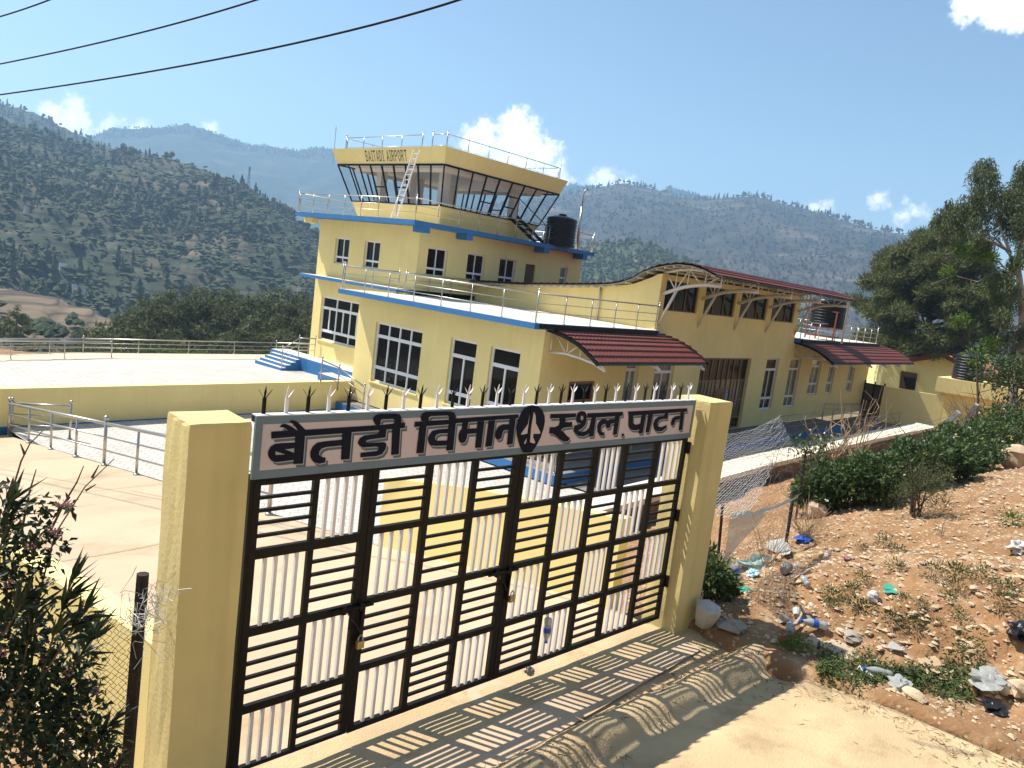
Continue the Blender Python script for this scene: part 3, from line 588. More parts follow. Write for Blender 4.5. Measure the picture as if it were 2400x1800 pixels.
yl, yr = at(857, 364, X=CX0 - off(4.9))[1], at(955.5, 364, X=CX0 - off(4.9))[1]; text = 'BAITADI AIRPORT'; zlo, zhi = 4.66, 5.14
wd = {'I': .72, ' ': .8}; tot = sum(wd.get(ch, 1.12) for ch in text); sc_ = (yl - yr) / tot; u = 0; k = 0
for ch in text:
    for pl_ in LET.get(ch, []):
        k += 1; e = .004 + .0004 * (k % 5)
        def PP(x, z):
            zz = zlo + (zhi - zlo) * z; return (CX0 - off(zz) - e, yl - (u + x) * sc_, zz + e * .36)
        tx.poly([PP(x, z) for x, z in pl_])
    u += wd.get(ch, 1.12)
tx.build('lettering', M['inkblue'], cabw)
# black steel stair up to the cab door
s = MB(); A, Bq = np.array((29.0, 26.75, 2.95)), np.array((30.6, 26.15, 1.86))
for dy in (-.28, .28): s.bar(A + (0, dy, 0), Bq + (0, dy, 0), .05, .16)
for k in range(5):
    p = A + (Bq - A) * (k + .5) / 5; s.box(p[0] - .14, p[0] + .14, p[1] - .28, p[1] + .28, p[2] - .02, p[2] + .02)
for dy in (-.28,):
    s.tube([A + (0, dy, .0), A + (0, dy, .9), Bq + (0, dy, .9), Bq + (0, dy, 0)], .022, 6)
s.build('stair', M['mullion'], cabw)
# ------------------------------------------------ railings
def railing(parent, pts, h=.95, sp=1.5, lows=(.36, .68), r=.022, pr=.02, ball=True, name='railing', as_part=True, matn='steel', ends=True):
    pts = [np.array(p, float) for p in pts]; rl = MB(); posts = []
    for i in range(len(pts) - 1):
        a, c = pts[i], pts[i + 1]; L = np.linalg.norm(c - a); n = max(1, int(round(L / sp)))
        rl.tube([a + (0, 0, h), c + (0, 0, h)], r * 1.25, 8)
        for f in lows: rl.tube([a + (0, 0, h * f), c + (0, 0, h * f)], r * .62, 6)
        for k in range(n + (1 if i == len(pts) - 2 else 0)): posts.append((a + (c - a) * k / n, k == 0 or (i == len(pts) - 2 and k == n)))
    o = rl.build(name, M[matn], parent, smooth=True)
    for p, end in posts:
        m = MB(); hh = h + (.10 if end and ball else -.01); m.tube([p, p + (0, 0, hh)], pr * (1.3 if end else 1), 8)
        m.lathe(p + (0, 0, .0), [(pr * 2.4, .003), (pr * 2.4, .02), (pr * 1.2, .04)], 8)
        if end and ball: m.ball(p + (0, 0, hh + .03), pr * 2.1)
        m.build('post', M[matn], o if as_part else parent, smooth=True)
    return o
railing(TB, [(19.1, 26.7, -1.4), (19.1, 16.06, -1.4), (26.55, 16.06, -1.4)], .95, 1.5)
railing(TB, [(19.2, 26.72, -1.4), (22.1, 26.72, -1.4)], .95, 1.6, r=.018)
railing(TB, [(22.2, 26.38, -1.4), (26.4, 26.38, -1.4)], .95, 1.4, r=.018)
railing(TB, [(21.9, 34.9, 1.84), (21.9, 25.84, 1.84), (34.8, 25.84, 1.84)], .92, 1.25, r=.018)
railing(TB, [(21.98, 34.9, 1.84), (34.8, 34.9, 1.84), (34.8, 25.9, 1.84)], .92, 1.7, r=.018, ball=False)
zr = ZTOP - .12; ox = off(ZTOP) - .35
railing(TB, [(CX0 - ox, CY1 + ox - .35, zr), (CX0 - ox, 28.15, zr)], .72, 1.45, lows=(.32,), r=.016)
railing(TB, [(CX0 - ox, 27.45, zr), (CX0 - ox, CY0 - ox, zr), (CX1 + ox, CY0 - ox, zr)], .72, 1.3, lows=(.32,), r=.016)
railing(TB, [(CX0 - ox + .1, CY1 + ox - .3, zr), (CX1 + ox, CY1 + ox - .3, zr), (CX1 + ox, CY0 - ox + .1, zr)], .72, 1.6, lows=(.32,), r=.016, ball=False)
railing(TB, [(HX1 + .4, 16.1, -1.4), (EX, 16.1, -1.4), (EX, 24, -1.4)], .95, 1.3)
railing(TB, [(20.85, 33.55, -5.92), (21.75, 33.55, -5.37), (22.7, 33.55, -5.37)], .95, 1.3, ball=True)
# porch rails (access ramp at the far end)
railing(TB, [(19.25, 14.6, -6.08), (30.2, 14.6, -6.08)], .9, 2.0, r=.016, pr=.016)
railing(TB, [(19.25, 19.5, -6.08), (19.25, 14.7, -6.08)], .9, 1.6, r=.016, pr=.016)
for a, c in (((36.4, 14.6, -6.08), (45.9, 14.6, -6.1)), ((46.0, 14.6, -6.1), (50.6, 14.6, -6.38)), ((46.4, 15.9, -6.1), (53.2, 15.9, -6.4)), ((46.5, 13.4, -6.42), (53.0, 13.4, -6.42))):
    railing(TB, [a, c], .95, 1.6, r=.018, pr=.018, ball=False)
TXT= [[(2169,-1114),(2278,-1113),(2401,-1113),(2662,-1110),(2941,-1107),(3162,-1097),(3164,-1137),(3126,-1138),(2951,-1143),(2747,-1145),(2667,-1150),(2402,-1154),(2332,-1154),(2173,-1158)],[(2220,-1086),(2235,-1070),(2260,-1069),(2295,-1084),(2327,-1105),(2341,-1117),(2281,-1114),(2262,-1099),(2242,-1089)],[(2283,-1058),(2295,-1049),(2312,-1049),(2338,-1060),(2365,-1083),(2401,-1115),(2343,-1112),(2326,-1088),(2304,-1068)],[(2331,-1145),(2399,-1148),(2402,-1333),(2335,-1331)],[(2335,-1192),(2246,-1190),(2203,-1192),(2175,-1206),(2163,-1229),(2159,-1252),(2167,-1275),(2183,-1295),(2213,-1309),(2256,-1308),(2336,-1304),(2336,-1259)],[(2666,-1147),(2738,-1146),(2741,-1330),(2675,-1328)],[(2671,-1193),(2542,-1197),(2490,-1202),(2461,-1224),(2446,-1257),(2449,-1291),(2465,-1319),(2487,-1335),(2519,-1343),(2559,-1338),(2561,-1304),(2545,-1303),(2525,-1296),(2511,-1283),(2511,-1261),(2525,-1243),(2556,-1235),(2670,-1232)],[(2951,-1167),(2838,-1174),(2805,-1190),(2791,-1219),(2805,-1240),(2836,-1256),(2941,-1256),(2958,-1262),(2964,-1276),(2950,-1288),(2822,-1292),(2823,-1323),(2949,-1324),(2995,-1314),(3021,-1280),(3023,-1243),(3006,-1229),(2879,-1228),(2858,-1220),(2859,-1209),(2882,-1204),(3011,-1196),(3011,-1141),(2951,-1142)],[(2947,-1112),(2917,-1103),(2897,-1077),(2895,-1057),(2909,-1037),(2943,-1029),(3070,-1032),(3108,-1038),(3126,-1060),(3131,-1102),(3067,-1104),(3070,-1079),(3056,-1068),(2966,-1067),(2955,-1079),(2960,-1098),(2950,-1107)],[(3058,-1130),(3126,-1133),(3137,-1324),(3072,-1325)],[(3303,-1094),(3292,-1068),(3302,-1040),(3335,-1027),(3564,-1031),(3599,-1044),(3615,-1068),(3623,-1123),(3555,-1121),(3552,-1072),(3536,-1060),(3383,-1060),(3364,-1070),(3368,-1093)],[(3290,-1131),(3354,-1129),(3354,-1330),(3288,-1328)],[(3246,-1096),(3304,-1096),(3350,-1094),(3547,-1093),(3625,-1086),(4262,-1076),(4267,-1105),(4237,-1110),(4013,-1112),(3631,-1122),(3552,-1128),(3349,-1132),(3244,-1133)],[(3555,-1121),(3623,-1122),(3627,-1327),(3561,-1326)],[(3557,-1160),(3460,-1162),(3410,-1170),(3386,-1200),(3377,-1225),(3388,-1257),(3409,-1278),(3458,-1284),(3559,-1287),(3563,-1250),(3472,-1247),(3448,-1239),(3442,-1218),(3453,-1200),(3483,-1192),(3559,-1195)],[(3683,-1113),(3745,-1116),(3742,-1169),(3843,-1171),(3842,-1210),(3749,-1210),(3747,-1245),(3734,-1272),(3711,-1278),(3683,-1271),(3666,-1246),(3661,-1214),(3670,-1182),(3688,-1170)],[(3835,-1117),(3905,-1117),(3906,-1326),(3842,-1324)],[(3948,-1116),(4017,-1114),(4014,-1321),(3945,-1322)],[(4175,-1153),(4100,-1152),(4058,-1167),(4035,-1205),(4034,-1244),(4053,-1268),(4080,-1275),(4107,-1259),(4112,-1220),(4120,-1201),(4172,-1198)],[(4168,-1110),(4236,-1108),(4238,-1318),(4175,-1319)],[(4636,-1087),(4957,-1091),(4960,-1125),(4824,-1127),(4634,-1123)],[(4750,-1121),(4828,-1124),(4834,-1150),(4830,-1165),(4921,-1166),(4924,-1208),(4836,-1211),(4810,-1217),(4790,-1234),(4830,-1249),(4874,-1283),(4916,-1305),(4922,-1315),(4894,-1336),(4847,-1334),(4797,-1315),(4735,-1276),(4695,-1258),(4650,-1253),(4648,-1199),(4712,-1202),(4754,-1188),(4762,-1156)],[(4972,-1165),(4963,-1119),(4976,-1087),(5020,-1072),(5070,-1080),(5098,-1110),(5109,-1163),(5096,-1202),(5058,-1230),(5017,-1245),(4998,-1195),(5038,-1184),(5004,-1178)],[(4956,-1200),(4998,-1195),(5024,-1206),(5013,-1245),(5059,-1260),(5117,-1256),(5159,-1225),(5170,-1136),(5230,-1136),(5232,-1309),(5167,-1309),(5166,-1282),(5097,-1302),(5028,-1295),(4975,-1269),(4951,-1245)],[(5103,-1096),(5607,-1098),(5609,-1134),(5561,-1136),(5230,-1138),(5106,-1137)],[(5359,-1312),(5316,-1303),(5279,-1271),(5264,-1223),(5275,-1183),(5316,-1158),(5356,-1156),(5401,-1171),(5430,-1162),(5498,-1161),(5501,-1199),(5455,-1204),(5448,-1241),(5396,-1243),(5383,-1208),(5355,-1200),(5324,-1219),(5322,-1259),(5347,-1278),(5378,-1279),(5379,-1306)],[(5498,-1136),(5567,-1135),(5563,-1309),(5505,-1311)],[(5630,-1316),(5643,-1303),(5671,-1308),(5670,-1325),(5636,-1346),(5643,-1327)],[(5677,-1098),(6647,-1093),(6656,-1128),(6598,-1130),(5963,-1139),(5698,-1141)],[(5697,-1137),(5769,-1136),(5781,-1211),(5825,-1230),(5880,-1225),(5912,-1216),(5909,-1273),(5849,-1285),(5780,-1278),(5730,-1254),(5713,-1229)],[(5898,-1133),(5967,-1133),(5955,-1318),(5892,-1319)],[(6002,-1135),(6079,-1134),(6058,-1313),(6000,-1313)],[(6324,-1125),(6329,-1192),(6248,-1189),(6191,-1202),(6175,-1234),(6195,-1264),(6257,-1271),(6338,-1252),(6328,-1285),(6268,-1312),(6183,-1311),(6128,-1283),(6103,-1231),(6122,-1188),(6169,-1164),(6265,-1160),(6270,-1129)],[(6543,-1166),(6455,-1170),(6410,-1191),(6397,-1236),(6416,-1263),(6453,-1260),(6478,-1209),(6541,-1207)],[(6539,-1128),(6603,-1126),(6616,-1317),(6558,-1317)]]
TXL= [[(2269,-1231),(2331,-1228),(2331,-1256)],[(2207,-1239),(2272,-1263),(2209,-1262)],[(5057,-1135),(5055,-1150),(5042,-1156),(5027,-1149),(5019,-1134),(5021,-1119),(5034,-1113),(5049,-1120)]]
EMB= [[(4398,-1003),(4464,-1013),(4519,-1047),(4556,-1095),(4569,-1142),(4565,-1207),(4545,-1277),(4508,-1346),(4462,-1402),(4369,-1396),(4322,-1335),(4277,-1251),(4260,-1187),(4267,-1131),(4288,-1074),(4324,-1030),(4359,-1009)]]
PLN= [[(4410,-1046),(4387,-1077),(4378,-1112),(4374,-1158),(4309,-1236),(4318,-1245),(4392,-1237),(4391,-1275),(4358,-1314),(4368,-1325),(4409,-1311),(4417,-1288),(4415,-1142)],[(4424,-1058),(4450,-1091),(4465,-1156),(4533,-1235),(4527,-1247),(4453,-1243),(4453,-1272),(4486,-1315),(4480,-1327),(4425,-1312),(4417,-1200),(4419,-1142)]]
# ---------------------------------------------------------------- ground, driveway, retaining walls
UA = R(-4.5); GU = np.array([math.cos(UA), math.sin(UA)]); GN = np.array([-GU[1], GU[0]]); GD = 4.3
def G(u, n, z): p = GU * u + GN * n; return (p[0], p[1], z)
def noise2(x, y, s=1.0, seed=0):
    x = np.asarray(x) * s; y = np.asarray(y) * s; r = np.random.default_rng(seed); v = 0
    for k in range(6):
        a, b_, c = r.uniform(-1, 1, 2), r.uniform(0, 6.28), 1.7 ** k
        f = a / np.linalg.norm(a) * c; v = v + np.sin(x * f[0] + y * f[1] + b_ + 1.3 * np.sin((x * f[1] - y * f[0]) * .7 + b_ * 2)) / (1.5 ** k)
    return v / 2.2
def sheet(name, m, xs, ys, zf, kind='structure', mask=None, smooth=True, **kw):
    X, Y = np.meshgrid(xs, ys); Z = zf(X, Y); V = np.stack([X, Y, Z], -1).reshape(-1, 3); nx, ny = len(xs), len(ys)
    i, j = np.meshgrid(np.arange(nx - 1), np.arange(ny - 1)); a = (j * nx + i).ravel(); Fc = np.stack([a, a + 1, a + nx + 1, a + nx], 1)
    if mask is not None:
        c = V[Fc].mean(1); Fc = Fc[mask(c[:, 0], c[:, 1])]
    mb = MB(); mb.tris(V, Fc); return mb.build(name, m, kind=kind, smooth=smooth, **kw)
def tps(pts):
    P = np.array(pts, float); n = len(P); d = np.linalg.norm(P[:, None, :2] - P[None, :, :2], axis=-1); K = np.where(d > 0, d ** 2 * np.log(d + 1e-9), 0) + np.eye(n) * .02
    A = np.zeros((n + 3, n + 3)); A[:n, :n] = K; A[:n, n] = 1; A[:n, n + 1:] = P[:, :2]; A[n, :n] = 1; A[n + 1:, :n] = P[:, :2].T
    w = np.linalg.solve(A, np.concatenate([P[:, 2], np.zeros(3)]))
    def f(x, y):
        x = np.asarray(x, float); y = np.asarray(y, float); o = w[n] + w[n + 1] * x + w[n + 2] * y
        for k in range(n):
            r2 = (x - P[k, 0]) ** 2 + (y - P[k, 1]) ** 2; o = o + w[k] * .5 * r2 * np.log(r2 + 1e-9)
        return o
    return f
drive_z = lambda y: np.interp(y, [-50, 3.2, 4.3, 6.6, 8.4, 16.65, 24.2, 26.2, 60], [-3.45, -3.52, -3.52, -3.82, -4.17, -5.32, -6.40, -6.66, -6.7])
# the great ground sheet out to the horizon
def ground_z(x, y):
    r = np.hypot(x, y); away = np.clip((y + .55 * x - 62) / 60, 0, 1); z = -8.2 - 20 * away ** 1.0 - 34 * np.clip((y + .4 * x - 130) / 200, 0, 1)
    back = np.clip((-(y + .9 * x) - 22) / 70, 0, 1); z = z + back * 34
    lefty = np.clip((-x - 14 - .2 * y) / 60, 0, 1) * np.clip((40 - y) / 60, 0, 1); z = z + lefty * 16
    rr = np.clip((x - 60) / 80, 0, 1) * np.clip((14 - y) / 60, 0, 1); z = z + rr * 10
    return z
gx = np.concatenate([-np.geomspace(3200, 80, 16), np.linspace(-70, 120, 60), np.geomspace(135, 3300, 18)])
sheet('ground', mat('dry_valley_earth', (.22, .16, .085), .98, .25, .05, 0, second=(.06, .075, .03), sscale=.03, sfac=.6), gx, gx, ground_z)
# driveway : broad ramp falling away behind the gate
xs = np.linspace(-26, 7.1, 90); ys = np.concatenate([np.linspace(3.2, 9, 30), np.linspace(9.3, 26.2, 50)])
sheet('driveway', M['concrete'], xs, ys, lambda X, Y: drive_z(Y) + .012 * noise2(X, Y, 1.2, 3), mask=lambda x, y: (y > 8.2) | (x > 1.9))
b = MB()
for y0, y1 in zip(np.linspace(8.4, 26.2, 12)[:-1], np.linspace(8.4, 26.2, 12)[1:]): b.quad((7.1, y0, -7), (7.1, y1, -7), (7.1, y1, float(drive_z(y1)) + .01), (7.1, y0, float(drive_z(y0)) + .01))
struct(b, 'driveway_edge', M['concrete'])
# tooled joints across the driveway
b = MB()
for y in (10.6, 15.3, 20.4): 
    for x0, x1 in zip(np.linspace(-20, 7, 28)[:-1], np.linspace(-20, 7, 28)[1:]):
        j0, j1 = .05 * math.sin(x0 * 3.1 + y), .05 * math.sin(x1 * 3.1 + y); b.quad((x0, y + j0, drive_z(y + j0) + .016), (x1, y + j1, drive_z(y + j1) + .016), (x1, y + j1 + .02, drive_z(y + j1 + .02) + .016), (x0, y + j0 + .02, drive_z(y + j0 + .02) + .016))
struct(b, 'driveway_joint', mat('dark_joint', (.36, .26, .165), .95))
# lower paving and grey forecourt
sheet('pavement', M['paver'], np.linspace(7.1, 19.6, 30), np.linspace(8.2, 26.3, 40), lambda X, Y: -6.45 + .01 * noise2(X, Y, .8, 5))
sheet('forecourt', M['grey'], np.linspace(19.6, 60, 50), np.linspace(9.6, 16.3, 10), lambda X, Y: -6.41 + .006 * noise2(X, Y, .8, 6))
sheet('sunlit_patch', M['coping'], np.linspace(53.2, 60, 8), np.linspace(11.4, 16.2, 8), lambda X, Y: -6.42 + 0 * X)  # pale sheet: sunlight on the forecourt's far end put into its colour
# upper terrace
up_z = lambda x, y: np.interp(y, [20, 27, 36, 46.2, 60], [-5.9, -5.93, -6.1, -7.27, -8.8]) + 0 * np.asarray(x)
def in_terr(x, y): return (y < 46.2) & (y < 46.2 - .75 * np.clip(16 - x, 0, 99))
sheet('terrace_pavement', M['paver'], np.linspace(-24, 40, 65), np.linspace(26.5, 47, 42), lambda X, Y: up_z(X, Y) + .012 * noise2(X, Y, .6, 8), mask=in_terr)
E1 = mat('terrace_concrete', (.60, .48, .34), .92, .12, .8, .2, 30, second=(.50, .36, .22), sscale=.5, sfac=.2)
sheet('terrace_path', E1, np.linspace(-24, 40, 65), np.linspace(36, 47, 24), lambda X, Y: up_z(X, Y) + .02, mask=lambda x, y: in_terr(x, y) & ((y > 43.2) | (y > 39.5 - .5 * np.clip(15 - x, 0, 99))))
sheet('bare_earth', M['dirt'], np.linspace(-40, 14, 40), np.linspace(30, 60, 30), lambda X, Y: up_z(X, Y) - .1 + .05 * noise2(X, Y, 1, 4), mask=lambda x, y: (y > 45.6 - .75 * (16 - x)) & (y < 56 - .75 * (16 - x)))
b = MB(); 
for (x0, y0), (x1, y1) in (((-20, 19.2), (16, 46.2)), ((16, 46.2), (40, 46.2))): b.quad((x0, y0, -14), (x1, y1, -14), (x1, y1, up_z(x1, y1)), (x0, y0, up_z(x0, y0)))
struct(b, 'terrace_bank', M['dirt'])
w = MB(); w.hexa([(-24, 26.1, -6.9), (XW - .01, 26.36, -6.9), (XW - .01, 26.6, -6.9), (-24, 26.34, -6.9), (-24, 26.1, -5.25), (XW - .01, 26.36, -5.25), (XW - .01, 26.6, -5.25), (-24, 26.34, -5.25)])
rw = w.build('retaining_wall', M['yellow'], label='long low yellow retaining wall with a blue foot below the upper terrace', cat='wall')
w = MB(); w.hexa([(-24, 26.06, -6.9), (XW - .02, 26.32, -6.9), (XW - .02, 26.36, -6.9), (-24, 26.1, -6.9), (-24, 26.06, -6.42), (XW - .02, 26.32, -6.42), (XW - .02, 26.357, -6.42), (-24, 26.097, -6.42)]); w.build('plinth_band', M['blue'], rw)
# parapets beside the ramp
def parapet(x0, x1, ys, name_label):
    mb = MB()
    for y0, y1 in zip(ys[:-1], ys[1:]):
        t0, t1 = float(drive_z(y0)), float(drive_z(y1)); top = lambda t: t + 1.04
        mb.hexa([(x0, y0, t0 - 1.8), (x1, y0, t0 - 1.8), (x1, y1, t1 - 1.8), (x0, y1, t1 - 1.8), (x0, y0, top(t0)), (x1, y0, top(t0)), (x1, y1, top(t1)), (x0, y1, top(t1))])
    return mb.build('parapet_wall', M['yellow'], label=name_label, cat='wall')
parapet(7.1, 7.28, (4.35, 6.6, 8.45), 'sloping yellow parapet wall running down from the right gate pillar')
parapet(2.0, 2.2, (4.4, 6.6, 8.6), 'sloping yellow parapet wall running down from the left pillar behind the bush')
# rough wall with pale coping in front of the forecourt
w = MB(); pts = [(12.6, 9.15), (18, 9.3), (24, 9.5), (30, 9.55), (36, 9.5), (44, 9.3)]
for (xa, ya), (xb, yb) in zip(pts[:-1], pts[1:]):
    w.hexa([(xa, ya + .06, -6.6), (xb, yb + .06, -6.6), (xb, yb + .9, -6.6), (xa, ya + .9, -6.6), (xa, ya + .06, -5.05), (xb, yb + .06, -5.05), (xb, yb + .9, -5.05), (xa, ya + .9, -5.05)])
sw = w.build('stone_wall', M['stone'], label='low rubble stone wall with pale concrete coping beside the dark forecourt', cat='wall')
w = MB()
for (xa, ya), (xb, yb) in zip(pts[:-1], pts[1:]):
    w.hexa([(xa, ya, -5.05), (xb, yb, -5.05), (xb, yb + .95, -5.05), (xa, ya + .95, -5.05), (xa, ya, -4.90), (xb, yb, -4.90), (xb, yb + .95, -4.90), (xa, ya + .95, -4.90)])
w.build('coping', M['coping'], sw)
# road apron in front of the gate, with a sloping strip, rounded kerb and a drain
prof = [(4.40, -3.51), (3.97, -3.515), (3.93, -3.525), (3.72, -3.54), (3.60, -3.555), (3.56, -3.56), (3.50, -3.49), (3.45, -3.44), (3.39, -3.405), (3.31, -3.40), (3.24, -3.425), (3.19, -3.475), (3.15, -3.525), (3.10, -3.55), (3.0, -3.555), (2.91, -3.545), (2.85, -3.51), (2.81, -3.49), (2.76, -3.465), (2.6, -3.455), (2.0, -3.42), (1.0, -3.37), (0, -3.32), (-2, -3.25), (-6, -3.1), (-14, -2.9)]
us = np.linspace(-14, 7.25, 150); V = []; 
for n_, z in prof:
    for u in us:
        e = .014 * math.sin(u * 2.1 + n_ * 3) + .008 * math.sin(u * 7.3 + n_ * 11) + .005 * math.sin(u * 17 + n_ * 5); V.append(G(u, n_, z + (e if n_ < 3.6 else e * .3)))
V = np.array(V); nu = len(us); i, j = np.meshgrid(np.arange(nu - 1), np.arange(len(prof) - 1)); a = (j * nu + i).ravel()
mb = MB(); mb.tris(V, np.stack([a, a + nu, a + nu + 1, a + 1], 1)); struct(mb, 'road', M['apron'], smooth=True)
# stony dirt bank on the right
BANK = [(6.9, 3.6, -3.6), (6.9, 2.5, -3.56), (6.9, 1.4, -3.50), (6.95, .47, -3.45), (7.0, -1, -3.40), (7.1, -4, -3.30), (7.45, 3.6, -3.44), (7.45, 2.5, -3.40), (7.45, 1.4, -3.35), (7.5, .47, -3.31), (7.55, -1, -3.25), (7.6, -4, -3.15), (8.3, 2.3, -3.37), (8.6, 1.4, -3.32), (8.5, .6, -3.27), (8.6, -1, -3.2), (8.7, -4, -3.1),
        (8.96, 2.56, -3.14), (8.95, 1.71, -2.98), (9.07, .78, -2.87), (9.1, -.6, -2.8), (9.2, -4, -2.7), (11, 3.02, -3.2), (11.2, 2.04, -2.93), (12.5, 1.33, -2.62), (12.5, -1, -2.4), (12, -5, -2.2), (14, 4.6, -3.66), (15, 3.6, -3.2), (17.8, 3.13, -3.0), (20.2, 2.4, -2.8), (20, -3, -2.0),
        (27, 4.3, -3.3), (30, 0, -2.6), (45, 5, -3.8), (50, 0, -3), (9.8, 4.37, -3.75), (12, 4.3, -3.7), (8, 4.6, -3.80), (8.2, 6, -4.6), (13.9, 6.7, -4.7), (20, 7, -4.9), (26.5, 6.3, -4.4), (40, 7, -5), (9, 9, -6.0), (14, 9.3, -5.7), (22, 9.4, -5.5), (35, 9.4, -5.6), (50, 9, -5.9), (7.3, 8.4, -5.6), (60, 6, -5), (60, -4, -3)]
bank_f = tps(BANK)
def bank_z(x, y):
    x = np.asarray(x, float); y = np.asarray(y, float); d = np.clip((x - 7.1) / 1.2, .2, 1); steep = np.exp(-((x - 8.85 - .12 * np.sin(y * 4)) / .28) ** 2) * (y < 3.2)
    return bank_f(x, y) + d * (.05 * noise2(x, y, 2.2, 21) + .034 * noise2(x, y, 6.5, 22) + .022 * noise2(x, y, 17, 23)) + steep * .05 * noise2(x, y, 9, 24) - .26 * np.clip((7.44 - x + .07 * noise2(x, y, 4.5, 25)) / .16, 0, 1)
xs = np.concatenate([np.linspace(6.9, 14, 220), np.linspace(14.06, 24, 120), np.linspace(24.3, 62, 60)]); ys = np.concatenate([np.linspace(-8, -1, 40), np.linspace(-.95, 5.5, 200), np.linspace(5.55, 9.6, 50)])
sheet('bank', M['dirt'], xs, ys, bank_z, mask=lambda x, y: (x > 7.27) | (y < 3.7))
# embankment under the bush at left
sheet('verge', M['dirt'], np.linspace(-16, 2.0, 40), np.linspace(3.9, 9, 20), lambda X, Y: np.minimum(-3.46 - .0 * X, drive_z(Y) - .02) - .35 * np.clip((Y - 4.4), 0, 1) + .03 * noise2(X, Y, 2, 31), mask=lambda x, y: y < 8.6)
# pillars
def pillar(u0, u1, n0, n1, z0, z1, lab):
    mb = MB(); k = 10; r_ = random.Random(int(u0 * 100)); nu_ = 5
    ringp = []
    for (ua, na), (ub, nb) in (((u0, n0), (u1, n0)), ((u1, n0), (u1, n1)), ((u1, n1), (u0, n1)), ((u0, n1), (u0, n0))):
        for i in range(nu_): t = i / nu_; ringp.append((ua + (ub - ua) * t, na + (nb - na) * t))
    m = len(ringp); cu, cn = (u0 + u1) / 2, (n0 + n1) / 2
    for j in range(k + 1):
        sc = 1.0 if j < k else .965
        zz = z0 + (z1 - z0) * (j / (k - 1) if j < k - 1 else (.992 if j == k - 1 else 1))
        vs = [G(cu + (u - cu) * sc + r_.uniform(-.004, .004), cn + (n - cn) * sc + r_.uniform(-.004, .004), zz + r_.uniform(-.003, .003)) for u, n in ringp]
        b0 = mb.n; mb.add(vs, [])
        if j:
            for i in range(m): mb.f.append((b0 - m + i, b0 - m + (i + 1) % m, b0 + (i + 1) % m, b0 + i)); mb.m.append(0)
    mb.f.append(tuple(range(mb.n - m, mb.n))); mb.m.append(0)
    return mb.build('gate_pillar', M['yellow_rough'], label=lab, cat='pillar', group='gate pillars')
pillar(1.617, 1.974, 4.10, 4.44, -4.1, -1.013, 'square yellow gate pillar with dark scuffs at the left end beside the bush')
pillar(6.83, 7.26, 4.10, 4.52, -4.1, -1.013, 'square yellow gate pillar with hinge shadows at the right end beside the plastic pot')

# ---------------------------------------------------------------- the gate
ZT_, ZSB, ZB_ = -1.017, -1.41, -3.405
BL, WH = M['black'], M['whitepaint']
def gbar(mb, u0, u1, z0, z1, n0=-.02, n1=.02): 
    A = np.array(G(u0, GD + n0, z0)); mb.obox(A, np.array([*GU, 0]) * (u1 - u0), np.array([*GN, 0]) * (n1 - n0), (0, 0, z1 - z0))
def cell(parent, c, r, u0, u1, z0, z1):
    mb = MB()
    if (c + r) % 2 == 0:
        for k in range(1, 5): z = z0 + (z1 - z0) * k / 5; gbar(mb, u0, u1, z - .010, z + .010, -.0125, .0125)
        mb.build('bar_panel', BL, parent)
    else:
        for k in range(1, 5): u = u0 + (u1 - u0) * k / 5; gbar(mb, u - .011, u + .011, z0, z1, -.0125, .0125)
        mb.build('bar_panel', WH, parent)
def spike(parent, u, white):
    z0 = ZT_ + .004; zf = ZT_ + .105; mb = MB(); nn = GD
    gbar(mb, u - .011, u + .011, z0, zf, -.006, .006)
    for du, dn in ((-.045, 0), (.045, 0), (0, -.012)):
        a = np.array(G(u, nn, zf - .012)); t = np.array(G(u + du, nn + dn, zf + (.052 if du else .075))); m_ = a * .45 + t * .55; s_ = np.array([*GU, 0]) * (.006 if not du else .003) + np.array([*GN, 0]) * (.0 if not du else .009)
        e = np.array([*GN, 0]) * .004 if not du else np.array([*GU, 0]) * .003
        mb.prism([a - s_ * .8, a + s_ * .8, m_ + s_ * 1.2, t, m_ - s_ * 1.2], e)
    mb.build('spike', WH if white else BL, parent)
def signboard(parent, u0, u1, tag_u):
    mb = MB(); gbar(mb, u0, u1, ZSB, ZT_, -.045, -.022, ); 
    bd = mb.build('sign_board', M['border'], parent)
    bo = .045; f = MB(); q = lambda u, z, n: G(u, GD - n, z)
    lu0, lu1 = (u0 + bo if u0 < 3 else u0), (u1 - bo if u1 > 6 else u1)
    f.add([q(lu0, ZSB + .055, .0462), q(lu1, ZSB + .055, .0462), q(lu1, ZT_ - .05, .0462), q(lu0, ZT_ - .05, .0462)], [(0, 1, 2, 3)]); f.build('sign_face', M['pink'], bd)
    lay = [MB() for _ in range(4)]; sel = lambda P: u0 <= sum(p[0] for p in P) / len(P) / 1000 < u1
    k = 0
    for P in TXT:
        if not sel(P): continue
        k += 1
        for li, (du, dz, nn) in enumerate(((.022, -.024, .0470), (.0065, -.007, .0484), (0, 0, .0498))):
            lay[li].poly([q(p[0] / 1000 + du, p[1] / 1000 + dz, nn + .00007 * k) for p in P])
    for P in TXL:
        if sel(P): lay[3].poly([q(p[0] / 1000, p[1] / 1000, .0518) for p in P])
    for mb_, nm, mt in ((lay[0], 'letter_outline', 'shade'), (lay[1], 'letter_highlight', 'edge'), (lay[2], 'lettering', 'navy'), (lay[3], 'letter_counter', 'edge')):
        if mb_.n: mb_.build(nm, M[mt], bd)
    return bd
